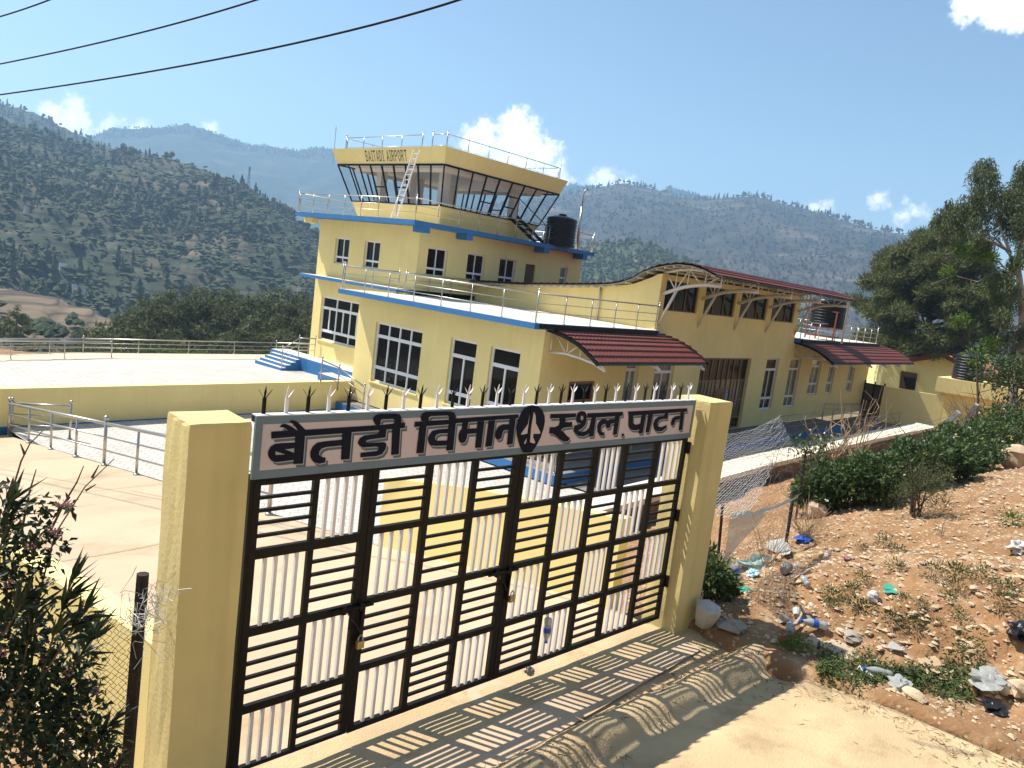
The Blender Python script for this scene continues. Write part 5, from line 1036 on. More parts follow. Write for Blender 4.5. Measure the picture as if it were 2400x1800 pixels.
for s_ in (-1, 1):
    for q_ in (-1, 1): mb.bar(p + np.array((s_ * 1.2, q_ * 1.2, -3)), p + np.array((s_ * .3, q_ * .3, 19)), .18, .18)
for k in range(6): mb.bar(p + np.array((-1.0 + k * .12, -1 + k * .12, k * 3)), p + np.array((1.0 - k * .12, 1 - k * .12, k * 3 + 2.5)), .12, .12); mb.box(p[0] - 1.1 + k * .13, p[0] + 1.1 - k * .13, p[1] - 1.1 + k * .13, p[1] + 1.1 - k * .13, p[2] + k * 3, p[2] + k * 3 + .2)
mb.box(p[0] - .5, p[0] + .5, p[1] - .5, p[1] + .5, p[2] + 16, p[2] + 18); mb.build('phone_mast', M['mullion'], label='thin dark lattice phone mast on the crest of the left hill', cat='mast')
# ---------------------------------------------------------------- trees and shrubs
def unit(v): return v / (np.linalg.norm(v, axis=-1, keepdims=True) + 1e-9)
def in_ball(r, n, p=.45): d = unit(r.normal(size=(n, 3))); return d * (r.uniform(0, 1, n) ** p)[:, None], d
def blades(C, D, L, Wd, r):     # thin triangles from points C along D
    n = len(C); side = unit(np.cross(D, r.normal(size=(n, 3)))); a = C - side * Wd[:, None] / 2; b = C + side * Wd[:, None] / 2; t = C + D * L[:, None]
    return np.stack([a, b, t], 1).reshape(-1, 3), np.arange(n * 3).reshape(-1, 3)
def leaves(C, D, Nn, L, Wd):    # folded pointed leaves: two quads each
    n = len(C); D = unit(D); Sd = unit(np.cross(D, Nn)); Nn = np.cross(Sd, D); L = L[:, None]; Wd = Wd[:, None]
    base = C; m1 = C + D * L * .38 + Sd * Wd * .5 + Nn * Wd * .16; m2 = C + D * L * .38 - Sd * Wd * .5 + Nn * Wd * .16; tip = C + D * L - Nn * L * .06; mid = C + D * L * .42 - Nn * Wd * .05
    V = np.stack([base, m1, tip, m2, mid], 1).reshape(-1, 3); k = np.arange(n)[:, None] * 5; Fc = np.concatenate([k + [0, 1, 4], k + [1, 2, 4], k + [2, 3, 4], k + [3, 0, 4]], 0); return V, Fc
class FB:
    def __init__(s): s.V = []; s.F = []; s.m = []; s.n = 0
    def add(s, V, Fc, mi=0): s.V.append(V); s.F.append(Fc + s.n); s.m.append(np.full(len(Fc), mi)); s.n += len(V)
    def build(s, name, mats, **kw): return fmesh(name, np.concatenate(s.V), np.concatenate(s.F), mats, mi=np.concatenate(s.m), **kw)
def pine_crown(fb, r, clumps, l, w, mi=0, up=.5, card=(.30, .16)):
    for c, rad, n in clumps:
        k = int(n * .55); q, d = in_ball(r, k, .3); P = np.array(c) + q * np.array(rad) * .9; nn = unit(d + np.array([0, 0, .7]) + r.normal(size=(k, 3)) * .25); fb.add(*leaves(P, unit(np.cross(nn, r.normal(size=(k, 3)))), nn, card[0] * r.uniform(.6, 1.3, k), card[1] * r.uniform(.6, 1.3, k)), mi)
    for c, rad, n in clumps:
        q, d = in_ball(r, n, .5); P = np.array(c) + q * np.array(rad); Dn = unit(d + np.array([0, 0, up]) + r.normal(size=(n, 3)) * .45)
        fb.add(*blades(P, Dn, l * r.uniform(.6, 1.3, n), np.full(n, w) * r.uniform(.7, 1.3, n), r), mi)
def limb(mb, pts, r0, r1, n=6): mb.tube(pts, list(np.linspace(r0, r1, len(pts))), n)
def pine(seed, h=14.0, spread=3.3, low=.38):
    r = np.random.default_rng(seed); t = thing('pine_tree', None, 'tree', (0, 0, 0)); mb = MB(); bend = r.uniform(-.4, .4, 2)
    sp = lambda f: np.array([bend[0] * f * f, bend[1] * f * f, h * .96 * f]); limb(mb, [sp(f) for f in np.linspace(0, 1, 7)], .26, .06, 7); fb = FB(); cl = []
    for k in range(13):
        f = low + (1 - low) * (k + .5) / 16 * .97; a = k * 2.4 + r.uniform(-.4, .4); L = spread * (math.sin(math.pi * (.18 + .80 * (f - low) / (1 - low))) ** .7) * r.uniform(.6, 1.1); b0 = sp(f)
        e = b0 + np.array([math.cos(a) * L, math.sin(a) * L, L * r.uniform(.1, .5)]); limb(mb, [b0, (b0 + e) / 2 - (0, 0, .1), e], .07, .02, 5)
        for q in np.linspace(.45, 1, 3): c = b0 + (e - b0) * q + r.uniform(-.35, .35, 3); s_ = r.uniform(.7, 1.15); cl.append((c, (s_, s_, s_ * .62), 34))
    cl.append((sp(1.0), (.7, .7, .8), 40)); pine_crown(fb, r, cl, .55, .11, card=(.55, .30))
    mb.build('trunk', M['grovebark'], t); fb.build('crown', [M['needle2']], parent=t); return t
GROVE = 'pines of the grove beyond the upper terrace'
protos = [pine(100 + k, 14.0, 3.4 + .35 * (k % 3), (.46, .55, .40, .58)[k]) for k in range(4)]
z6 = lambda x, y: (x / 2.911, 660 + y / 2.911)
spots = [(800, 235, 84), (870, 190, 95), (930, 125, 98), (985, 108, 92), (1060, 130, 104), (1130, 72, 98), (1190, 60, 92), (1260, 52, 99), (1330, 40, 94), (1400, 46, 101), (1470, 60, 96), (1545, 45, 92), (1610, 58, 100), (1690, 80, 95), (1760, 82, 102), (1830, 60, 96), (1900, 48, 92), (1965, 58, 101), (2040, 84, 96), (2110, 110, 92), (2180, 100, 98), (2260, 90, 104),
         (820, 300, 76), (1020, 255, 74), (1390, 280, 72), (1660, 245, 70), (1750, 235, 76), (1850, 262, 70), (2030, 245, 74), (2130, 250, 72)]
LABS = ['dark green pine with a bare lower trunk in the grove beyond the terrace', 'tall broad pine in the middle of the grove beyond the upper terrace', 'bushy pine low in the grove beyond the upper terrace', 'slender pine in the grove beyond the upper terrace railing']
used = set()
for i, (x, y, d) in enumerate(spots):
    k = i % 4; o = protos[k]
    if k in used: o = copy_tree(o)
    used.add(k); top = at(*z6(x, y), d=d); s_ = random.uniform(.88, 1.12); o.scale = (s_, s_, s_); o.location = (top[0], top[1], top[2] - 14.0 * s_); o.rotation_euler = (0, 0, random.uniform(0, 6.28)); tag(o, LABS[k], 'tree', GROVE)
for i, (x, y, d, s_, lab) in enumerate([(112, 160, 100, .52, 'single small pine with a thin trunk in front of the brown terraced fields'), (-30, 250, 95, .5, 'pine crown cut by the left edge of the photo, beside the single small pine'), (225, 345, 90, .34, 'low bushy pine right of the single small pine'), (590, 330, 92, .34, 'low bushy pine behind the terrace rail, left of the grove'), (690, 360, 90, .3, 'smallest low pine at the left foot of the grove')]):
    o = copy_tree(protos[i % 4]); top = at(*z6(x, y), d=d); s_ *= 1.0; o.scale = (s_, s_, s_) if i < 2 else (s_ * 1.5, s_ * 1.5, s_); o.location = (top[0], top[1], top[2] - 14 * s_); o.rotation_euler = (0, 0, i * 1.3); tag(o, lab, 'tree'); 
    if 'group' in o: del o['group']
# big pine at right
r = np.random.default_rng(5)
zr_ = lambda x, y: (1960 + x / 3.252, 350 + y / 3.252)
DT = 74.0
bt = at(*zr_(720, 1700), d=DT); tp = at(*zr_(740, 600), d=DT); pt_ = thing('pine_tree', 'large dense dark pine filling the right, behind the wing roof and the annex', 'tree', (bt[0], bt[1], bt[2] - 2)); mb = MB(); fb = FB()
axis = lambda f: np.array([bt[0] + (tp[0] - bt[0]) * f, bt[1] + (tp[1] - bt[1]) * f, bt[2] - 2 + (tp[2] - bt[2] + 2) * f]); limb(mb, [axis(f) for f in np.linspace(0, .98, 8)], .42, .06, 8)
outline = [(90, 1180), (170, 1030), (270, 930), (360, 830), (460, 750), (560, 720), (640, 640), (720, 600), (830, 600), (930, 640), (1040, 690), (1130, 760), (1200, 850), (1240, 1000), (1260, 1150), (1250, 1300), (1230, 1450)]
cl = []
for k in range(250):
    u = r.uniform(0, 1); v = r.uniform(.12, 1) ** .65; ox_, oy_ = outline[int(u * (len(outline) - 1))], outline[min(int(u * (len(outline) - 1)) + 1, len(outline) - 1)]; q = (u * (len(outline) - 1)) % 1
    ex, ey = ox_[0] + (oy_[0] - ox_[0]) * q, ox_[1] + (oy_[1] - ox_[1]) * q; cx, cy = 720, 1330 + r.uniform(-60, 230); x, y = cx + (ex - cx) * v, cy + (ey - cy) * v
    dd = DT + r.uniform(-1, 1) * 6.0 * math.sqrt(max(0.05, 1 - v * v)); c = at(*zr_(x, y), d=dd); s_ = r.uniform(.55, 1.15); cl.append((c, (s_, s_, s_ * .7), 170))
    if k % 4 == 0:
        b0 = axis(np.clip((c[2] - bt[2]) / (tp[2] - bt[2]) - .1, .08, .9)); limb(mb, [b0, (b0 * .5 + c * .5) + (0, 0, -.35), c], .10, .02, 5)
for k in range(60):
    x = r.uniform(150, 1230); y = r.uniform(1350, 1560); c = at(*zr_(x, y), d=DT + r.uniform(-5, 4)); cl.append((c, (1.0, 1.0, .55), 150))
pine_crown(fb, r, cl, .50, .085, up=.55); mb.build('trunk', M['bark'], pt_); fb.build('crown', [M['needle']], parent=pt_)
# tall eucalyptus at the right edge
DE = 43.0
e0 = at(*zr_(1400, 1660), d=DE); eu = thing('eucalyptus_tree', 'tall airy eucalyptus with pale limbs at the right edge of the photo', 'tree', (e0[0], e0[1], e0[2] - 3)); mb = MB(); fb = FB()
Z_ = lambda x, y, dd=0: at(*zr_(x, y), d=DE + dd)
limb(mb, [e0 + (0, 0, -3), Z_(1415, 1500), Z_(1420, 1250), Z_(1400, 1020), Z_(1385, 900), Z_(1410, 700), Z_(1450, 450), Z_(1470, 150)], .20, .05, 8)
LB = [[(1390, 930), (1320, 800), (1240, 700), (1130, 640), (1030, 600)], [(1390, 960), (1300, 930), (1220, 830), (1180, 800)], [(1400, 1350), (1320, 1360), (1240, 1400), (1225, 1440)], [(1330, 800), (1250, 600), (1170, 400), (1110, 150)], [(1410, 700), (1330, 560), (1240, 470)], [(1290, 760), (1180, 700), (1020, 640), (880, 560), (780, 530)], [(1220, 930), (1080, 1010), (900, 960), (720, 1030)]]
for i_, L in enumerate(LB): limb(mb, [Z_(x, y, .6 * math.sin(x)) for x, y in L], .07 if i_ < 6 else .03, .012, 6)
CL = [(1100, 130, 55), (1165, 130, 40), (1080, 210, 60), (1200, 190, 50), (1120, 290, 70), (1090, 370, 70), (1190, 330, 60), (1060, 450, 90), (980, 440, 80), (920, 500, 80), (870, 460, 50), (800, 520, 60), (740, 540, 30), (960, 560, 90), (1060, 560, 90), (1150, 470, 90), (1240, 420, 80), (1300, 330, 70), (1390, 300, 80), (1400, 150, 60), (1440, 220, 70), (1340, 430, 90), (1420, 420, 90), (1260, 560, 80), (1350, 580, 80), (1430, 600, 80), (1090, 660, 50), (1150, 700, 60), (1340, 880, 60), (1420, 760, 70), (1300, 1010, 60), (1340, 1080, 60), (1250, 1150, 60), (1310, 1420, 60), (1290, 1300, 50), (1420, 1420, 70), (1380, 1530, 60), (1250, 1250, 60), (1160, 1020, 60), (1460, 520, 80), (1470, 330, 80), (830, 560, 60), (1230, 960, 50)]
for x, y, rd in CL:
    n = int(rd * 7.0); rr = rd / 3.252 / F * DE * r.uniform(.95, 1.5); q, d = in_ball(r, n, .6); P = Z_(x + r.uniform(-12, 12), y + r.uniform(-10, 25), r.uniform(-1.2, 1.2)) + q * np.array([rr * .8, rr * .8, rr * 1.25]); D = unit(r.normal(size=(n, 3)) * .55 + np.array([0, 0, -1.0])); fb.add(*leaves(P, D, unit(r.normal(size=(n, 3))), r.uniform(.15, .28, n), r.uniform(.035, .06, n)), 0)
for x, y, rd in [(1380, 870, 40), (950, 760, 50), (1040, 780, 60), (1120, 790, 50), (1180, 830, 40), (850, 940, 40), (940, 1300, 50), (1180, 1480, 60), (1400, 1170, 60), (1060, 730, 40), (1220, 1120, 40)]:
    n = int(rd * 6); rr = rd / 3.252 / F * DE * 1.2; q, d = in_ball(r, n, .6); P = Z_(x, y, r.uniform(-1, 1)) + q * rr; fb.add(*leaves(P, unit(d + r.normal(size=(n, 3)) * .7), unit(r.normal(size=(n, 3))), r.uniform(.12, .2, n), r.uniform(.05, .08, n)), 1)
mb.build('trunk', M['paleb'], eu); fb.build('crown', [M['euca'], M['bright']], parent=eu)
# shrubs along the fence on the right
def shrub(name, lab, cat, c, rx, ry, rz, n, L, Wd, m='hedge', flowers=None, fn=0, group=None, seed=0, stems=7, upw=.25, lump=9):
    r = np.random.default_rng(seed); c = np.array(c, float); t = thing(name, lab, cat, tuple(c), group); mb = MB(); fb = FB()
    lumps = [(np.array([r.uniform(-.75, .75) * rx, r.uniform(-.75, .75) * ry, rz * r.uniform(.45, 1.5)]), r.uniform(.3, .55)) for _ in range(lump)] + [(np.array([0, 0, rz * .8]), .75)]
    for lc, s_ in lumps:
        k = int(n * s_ ** 2 / sum(q[1] ** 2 for q in lumps)); q, d = in_ball(r, k, .4); P = c + lc + q * np.array([rx, ry, rz]) * s_; fl = unit(d + r.normal(size=(k, 3)) * .55 + np.array([0, 0, upw])); fb.add(*leaves(P, fl, unit(np.array([0, 0, 1.0]) + r.normal(size=(k, 3)) * .5), L * r.uniform(.7, 1.3, k), Wd * r.uniform(.7, 1.3, k)), 0)
    for k in range(stems):
        a = r.uniform(0, 6.28); e = c + np.array([math.cos(a) * rx * .7, math.sin(a) * ry * .7, rz * r.uniform(1.0, 1.9)]); limb(mb, [c + r.uniform(-.08, .08, 3), (c + e) / 2 + (0, 0, .1), e], .014 + .006 * rx, .004, 5)
    mb.build('stem', M['twigdark'], t); fb.build('foliage', [M[m]], parent=t)
    if flowers:
        q, d = in_ball(r, fn, .15); P = c + np.array([0, 0, rz * .8]) + q * np.array([rx, ry, rz * 1.2])
        for p, dd in zip(P, d):
            k = 7; f2 = FB(); f2.add(*leaves(np.repeat(p[None], k, 0) + r.normal(size=(k, 3)) * .008, unit(r.normal(size=(k, 3)) + dd), unit(r.normal(size=(k, 3))), np.full(k, L * .35), np.full(k, L * .3)), 0); f2.build('flower', [M[flowers]], parent=t)
    return t
def hit(px, py):     # where a pixel's ray meets the bank or the road
    d = ray(px, py); lo = 2.0
    for t in np.arange(3.0, 70, .04):
        p = d * t; g = float(bank_z(p[0], p[1])) if p[0] > 7.3 else -3.44
        if p[2] < g: return np.array([p[0], p[1], g])
    return d * 20
q8 = lambda x, y: (1850 + x / 3.949, 900 + y / 3.949)
HG = 'lantana shrubs in the hedge along the fence'
hl = [(330, 1190, .8, .75), (430, 1160, .9, .85), (560, 1130, .9, 1.0), (700, 1120, .9, 1.0), (850, 1100, .9, 1.0), (980, 1080, .9, .95), (1150, 1000, 1.0, 1.1), (1290, 960, 1.0, 1.1), (1430, 930, 1.0, 1.1), (1560, 880, 1.0, 1.0), (1680, 830, 1.1, 1.0), (1800, 780, 1.2, 1.0), (1930, 720, 1.3, 1.2), (2050, 640, 1.5, 1.3), (2150, 590, 1.6, 1.5)]
for i, (x, y, w_, h_) in enumerate(hl):
    c = hit(*q8(x, y)); c[1] += .25; dd = np.linalg.norm(c); k = 1
    shrub('lantana_shrub', 'dense dark green shrub in the unbroken hedge above the orange dirt bank', 'shrub', c, .78 * w_, .6 * w_, .46 * h_, 2300, .10, .055, 'hedge', 'flower_yellow' if i % 2 == 0 else 'flower_white', 9, HG, 50 + i)
c = hit(*q8(1160, 1230)); shrub('spiny_shrub', 'grey green feathery shrub standing out in front of the dark hedge', 'shrub', c, .42, .42, .52, 2600, .06, .013, 'olive', None, 0, None, 90, 12, .7)
c = hit(*q8(250, 600)); c = at(*q8(240, 600), Y=6.2); c[2] -= .5; shrub('thin_shrub', 'thin leafy shrub with white flowers just right of the torn mesh', 'shrub', c, .9, .6, .5, 700, .09, .04, 'hedge', 'flower_white', 10, None, 91)
c = hit(1672, 1420); c[0] += .15; c[1] += .2; shrub('lantana_shrub', 'dark leafy shrub growing right behind the foot of the right gate pillar', 'shrub', c, .42, .34, .28, 1500, .085, .045, 'hedge', None, 0, None, 92)
c = at(*h4(2130, 1330), d=30); shrub('oleander_shrub', 'oleander with rose pink flowers at the far right above the hedge', 'shrub', c + (0, 0, -1.6), 1.6, 1.2, 1.5, 1800, .19, .03, 'oleander', 'flower_rose', 10, None, 93, 14, .6)
c = at(*h4(2180, 900), d=31); shrub('lantana_shrub', 'big leafy bush covering the second platform tank at the right edge', 'shrub', c + (0, 0, -.9), 1.5, 1.3, 1.1, 2600, .15, .075, 'hedge', None, 0, None, 94)
def dry_shrub(lab, c, h, rx, n, seed, m='twig', grp=None, th=.006):
    r = np.random.default_rng(seed); mb = MB(); c = np.array(c, float)
    for k in range(n):
        a = r.uniform(0, 6.28); q = c + r.uniform(-.05, .05, 3) * (1, 1, 0); pts = [q]; d = np.array([math.cos(a) * rx, math.sin(a) * rx, h * r.uniform(.6, 1.1)]) / 4
        for j in range(4): q = q + d * r.uniform(.7, 1.2) + r.normal(size=3) * h * .04; pts.append(q)
        mb.tube(pts, list(np.linspace(th * r.uniform(.6, 1.4), th * .35, 5)), 4)
        for j in (2, 3):
            e = pts[j] + unit(d + r.normal(size=3) * np.linalg.norm(d) * .8) * h * .25; mb.tube([pts[j], (pts[j] + e) / 2 + r.normal(size=3) * .02, e], th * .4, 4)
    return mb.build('dry_shrub', M[m], label=lab, cat='shrub', group=grp, base=c)
c = at(*q8(420, 600), Y=6.0); dry_shrub('leafless pale shrub with forked branches against the dark forecourt', c + (0, 0, -.3), 1.25, .75, 14, 1, 'twig', None, .016)
c = at(*q8(640, 520), Y=6.4); dry_shrub('leafless pale shrub with long bare stems right of the forked one', c + (0, 0, -.6), 1.9, .7, 12, 2, 'twig', None, .016)
c = at(*q8(1850, 420), d=27); dry_shrub('tangle of brown dry twigs between the concrete fence posts', c + (0, 0, -.6), 1.5, 1.5, 60, 3, 'twigdark', None, .008)
c = at(*q8(1330, 420), d=24); dry_shrub('sparse brown twigs near the first bent concrete post', c + (0, 0, -1.1), 1.3, 1.2, 22, 4, 'twigdark', None, .008)
c = hit(1885, 1260); dry_shrub('grey dry tangle of twigs at the iron post beside the blue plastic bag', c, .55, .45, 60, 5, 'twig', None, .005)
c = hit(1800, 1330); dry_shrub('sparse dry stems among the litter behind the gate pillar', c, .6, .3, 22, 6, 'twig', None, .005)
c = hit(2200, 1260); dry_shrub('few thin red brown stems in front of the hedge', c, .5, .25, 7, 7, 'twig', None, .005)
# young thin tree by the tanks
b0 = at(*h4(1790, 1290), d=29); t2 = at(*h4(1770, 660), d=29); yt = thing('sapling', 'thin young tree with a few leaves at its top in front of the platform tank', 'tree', tuple(b0 + (0, 0, -.8))); mb = MB(); limb(mb, [b0 + (0, 0, -.8), b0 * .7 + t2 * .3 + (.05, 0, 0), b0 * .3 + t2 * .7, t2], .05, .02, 6)
for k in range(9): f = r.uniform(.05, .5); p = b0 + (t2 - b0) * f; e = p + r.normal(size=3) * .5 + (0, 0, .25); limb(mb, [p, (p + e) / 2, e], .014, .005, 4)
mb.build('trunk', M['twigdark'], yt); fb = FB(); n = 90; q, d = in_ball(r, n); P = t2 + q * np.array([.35, .35, .4]) + (0, 0, -.1); fb.add(*leaves(P, d, unit(r.normal(size=(n, 3))), r.uniform(.1, .2, n), r.uniform(.05, .08, n))); fb.build('crown', [M['bright']], parent=yt)
# low greenery between terrace railing and grove
for i, (x, y, w_) in enumerate([(850, 470, 3.0), (1000, 455, 2.5), (1260, 450, 2.6), (1450, 470, 2.4), (1700, 470, 2.6), (620, 420, 3), (2000, 470, 2.2)]):
    c = at(*z6(x, y), d=62); shrub('roadside_shrub', 'yellowish bush behind the middle of the terrace railing' if i == 2 else 'low dull green bush at the foot of the pine grove', 'shrub', c + (0, 0, -1.5), w_, w_, .8, 900, .32, .16, 'bright' if i == 2 else 'needle2', None, 0, None if i == 2 else 'low bushes at the foot of the grove', 120 + i)
# ---------------------------------------------------------------- bush at the left, fence, litter
r = np.random.default_rng(77)
LP = lambda px, py, n=4.1: (lambda d: d * (n / (d[0] * GN[0] + d[1] * GN[1])))(ray(px, py))
lb = thing('lantana_bush', 'dark backlit lantana bush with mauve flower heads at the lower left corner', 'bush', tuple(LP(110, 1800) * (1, 1, 1))); fb = FB(); fl = FB(); mb = MB()
# dense body, then thinner sprays up the side: (px, py, radius px, leaves, distance)
for x, y, rd, n, nn in [(40, 1760, 110, 420, 4.0), (130, 1770, 110, 420, 4.1), (210, 1790, 80, 220, 4.15), (60, 1640, 100, 380, 4.05), (150, 1660, 80, 260, 4.0), (20, 1530, 80, 260, 4.1), (90, 1560, 80, 230, 4.1), (180, 1580, 55, 110, 4.1), (40, 1440, 70, 150, 4.2), (120, 1290, 45, 60, 4.15), (60, 1240, 50, 80, 4.1), (20, 1310, 60, 110, 4.1), (40, 1370, 60, 100, 4.1), (150, 1190, 20, 20, 4.2), (95, 1180, 22, 20, 4.1), (120, 1240, 28, 26, 4.2), (10, 1180, 40, 50, 4.0), (190, 1640, 30, 40, 4.2), (205, 1610, 18, 16, 4.2), (215, 1720, 30, 50, 4.0), (255, 1780, 35, 50, 4.05), (-40, 1600, 120, 400, 4.0), (-40, 1350, 100, 250, 4.1)]:
    rr = rd / F * 4.6; q, d = in_ball(r, n, .5); P = LP(x, y, nn) + q * rr; D = unit(d * .6 + r.normal(size=(n, 3)) * .6 + np.array([0, 0, -.25])); fb.add(*leaves(P, D, unit(np.array([0, 0, 1.]) + r.normal(size=(n, 3)) * .6), r.uniform(.035, .065, n), r.uniform(.022, .036, n)))
def stemp(L, r0, r1, nn=4.15): limb(mb, [LP(x, y, nn) for x, y in L], r0, r1, 5)
for L in ([(60, 1800), (70, 1600), (90, 1400), (130, 1250), (200, 1140), (268, 1075)], [(110, 1260), (150, 1180), (180, 1130), (196, 1092)], [(20, 1500), (10, 1300), (20, 1180), (50, 1080), (70, 1040), (100, 1010)], [(50, 1250), (70, 1150), (85, 1100)], [(200, 1150), (225, 1135)], [(215, 1120), (232, 1090)], [(58, 1065), (48, 1040)], [(160, 1185), (110, 1180)], [(150, 1800), (160, 1600), (190, 1500)], [(200, 1800), (215, 1700), (230, 1660)]): stemp(L, .007, .0025)
for x, y in [(140, 1178), (157, 1182), (118, 1242), (137, 1250), (70, 1280), (38, 1222), (8, 1225), (118, 1362), (22, 1370), (8, 1530), (100, 1540), (45, 1660), (62, 1655), (115, 1680), (195, 1680), (230, 1690), (265, 1705), (222, 1620), (160, 1575), (265, 1790), (30, 1610), (70, 1450), (95, 1610), (180, 1720)]:
    k = 26; p = LP(x, y, 3.98); q, d = in_ball(r, k, .2); fl.add(*leaves(p + q * .016, unit(d), unit(r.normal(size=(k, 3))), np.full(k, .012), np.full(k, .010)))
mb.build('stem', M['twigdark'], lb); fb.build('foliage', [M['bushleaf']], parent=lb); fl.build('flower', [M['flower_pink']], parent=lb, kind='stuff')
ol = thing('oleander', 'oleander sprays with long narrow leaves sticking out of the left bush', 'bush', tuple(LP(80, 1700, 4.05))); fb = FB(); mb = MB()
for (x0, y0), (x1, y1), n, L, nn in [((60, 1700), (170, 1350), 40, .15, 3.95), ((90, 1600), (200, 1430), 34, .14, 3.9), ((40, 1650), (80, 1420), 30, .14, 3.95), ((-20, 1400), (20, 1180), 34, .15, 4.0), ((120, 1650), (215, 1490), 30, .14, 4.0), ((200, 1800), (260, 1690), 22, .11, 3.95), ((0, 1500), (60, 1400), 24, .14, 3.9)]:
    a, c = LP(x0, y0, nn), LP(x1, y1, nn); limb(mb, [a, (a + c) / 2, c], .006, .003, 5); f = r.uniform(.45, 1, n) ** .7; P = a + (c - a) * f[:, None]; ax = unit((c - a)[None])[0]; D = unit(ax * .9 + r.normal(size=(n, 3)) * .55 + np.array([.35, -.15, -.05]))
    fb.add(*leaves(P, D, unit(np.array([0, 0, 1.]) + r.normal(size=(n, 3)) * .5), L * r.uniform(.85, 1.45, n), np.full(n, .024)))
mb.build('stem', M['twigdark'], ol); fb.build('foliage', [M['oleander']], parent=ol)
# left fence : one dark post and its mesh
def post(lab, a, c, rad, m='rust', grp=None, name='fence_post'): mb = MB(); mb.tube([a, (a * .5 + c * .5), c], [rad, rad, rad * .95], 8); return mb.build(name, M[m], label=lab, cat='post', group=grp)
a, c = LP(293, 1860, 4.22), LP(335, 1345, 4.22); post('thick dark rusty fence post close to the left pillar', a, c, .036)
def mesh_panel(name, lab, fn, nu, nv, rad, m='wire', keep=None, jit=.0, seed=0, cat='fence', grp=None):
    """woven wire: zigzag wires running down the panel, each hooked to the next"""
    r = np.random.default_rng(seed); mb = MB()
    for i in range(nu):
        pts = []
        for j in range(nv + 1):
            u = (i + (.5 if j % 2 else 0) + (.5 if j % 2 else .0)) / nu; v = j / nv
            if keep and not keep(u, v):
                if len(pts) > 1: mb.tube(pts, rad, 3, cap=False)
                pts = []; continue
            p = fn(min(u, 1.02), v) + r.normal(size=3) * jit; pts.append(p)
        if len(pts) > 1: mb.tube(pts, rad, 3, cap=False)
        pts = []
        for j in range(nv + 1):
            u = (i + 1 - (1.0 if j % 2 else 0)) / nu; v = j / nv
            if keep and not keep(u, v):
                if len(pts) > 1: mb.tube(pts, rad, 3, cap=False)
                pts = []; continue
            p = fn(min(u, 1.02), v) + r.normal(size=3) * jit; pts.append(p)
        if len(pts) > 1: mb.tube(pts, rad, 3, cap=False)
    return mb.build(name, M[m], label=lab, cat=cat, group=grp)
A0, A1, A2, A3 = LP(120, 1480, 4.3), LP(318, 1440, 4.24), LP(300, 1850, 4.24), LP(90, 1850, 4.3)
bil = lambda a, b_, c, d: (lambda u, v: (a * (1 - u) + b_ * u) * (1 - v) + (d * (1 - u) + c * u) * v)
mesh_panel('chain_link_mesh', 'dull chain link mesh between the bush and the dark post at the left', bil(A0, A1, A2, A3), 11, 26, .0022, 'wirerust', None, .004, 3)
mb = MB(); c0 = LP(330, 1430, 4.18)
for k in range(46):
    p = c0 + r.normal(size=3) * np.array([.035, .02, .07]); pts = [p]
    for j in range(5): p = p + r.normal(size=3) * .04 + np.array([.008, -.003, .0]); pts.append(p)
    mb.tube(pts, .0019, 3, cap=False)
mb.build('wire_tangle', M['wire'], label='torn tangle of fence wire around the top of the dark post', cat='wire')
# right fence
for i, (b_, t_, rad, lab) in enumerate([((1683, 1345), (1694, 1182), .022, 'thin rusty iron fence post nearest the right gate pillar'), ((1842, 1281), (1861, 1150), .028, 'leaning rusty iron fence post with the pale blue plastic strip tied to it'), ((1866, 1218), (1889, 1055), .022, 'tall thin rusty fence post at the edge of the hedge')]):
    p0 = hit(*b_); d = ray(*t_); t = math.hypot(p0[0], p0[1]) / math.hypot(d[0], d[1]); post(lab, p0 - (0, 0, .3), d * t, rad, 'rust')
p1 = hit(1683, 1345); p2 = hit(1842, 1281); p3 = hit(1866, 1218); dd1, dd2, dd3 = [math.hypot(p[0], p[1]) for p in (p1, p2, p3)]
K1, K2, K3, K4 = at(1640, 1010, d=8.6), at(1829, 974, d=11.8), at(1892, 1120, d=12.2), at(1672, 1300, d=9.4)
sag = lambda u, v: bil(K1, K2, K3, K4)(u, v) + np.array([0, 0, -.12 * math.sin(3.14 * u) * (1 - v)])
mesh_panel('chain_link_mesh', 'torn pale chain link mesh hanging beside the right gate pillar', sag, 17, 40, .0034, 'wire', lambda u, v: v < .66 + .2 * math.sin(u * 5), .004, 5)
mb = MB()
for k in range(36):
    u, v = r.uniform(.62, 1.0), r.uniform(.25, .95); p = sag(u, v); pts = [p]
    for j in range(4): p = p + r.normal(size=3) * .10 + np.array([.02, 0, -.04]); pts.append(p)
    mb.tube(pts, .0028, 3, cap=False)
mb.build('wire_tangle', M['wirerust'], label='loose tangled wires trailing from the torn mesh towards the hedge', cat='wire')
L1, L2, L3, L4 = p1 + (0, 0, .92), p2 + (0, 0, .82), p2 + (0, 0, .02), p1 + (0, 0, .02)
mesh_panel('chain_link_mesh', 'rusty see through mesh between the two short iron posts', bil(L1, L2, L3, L4), 20, 18, .0024, 'wirerust', lambda u, v: True, .01, 6)
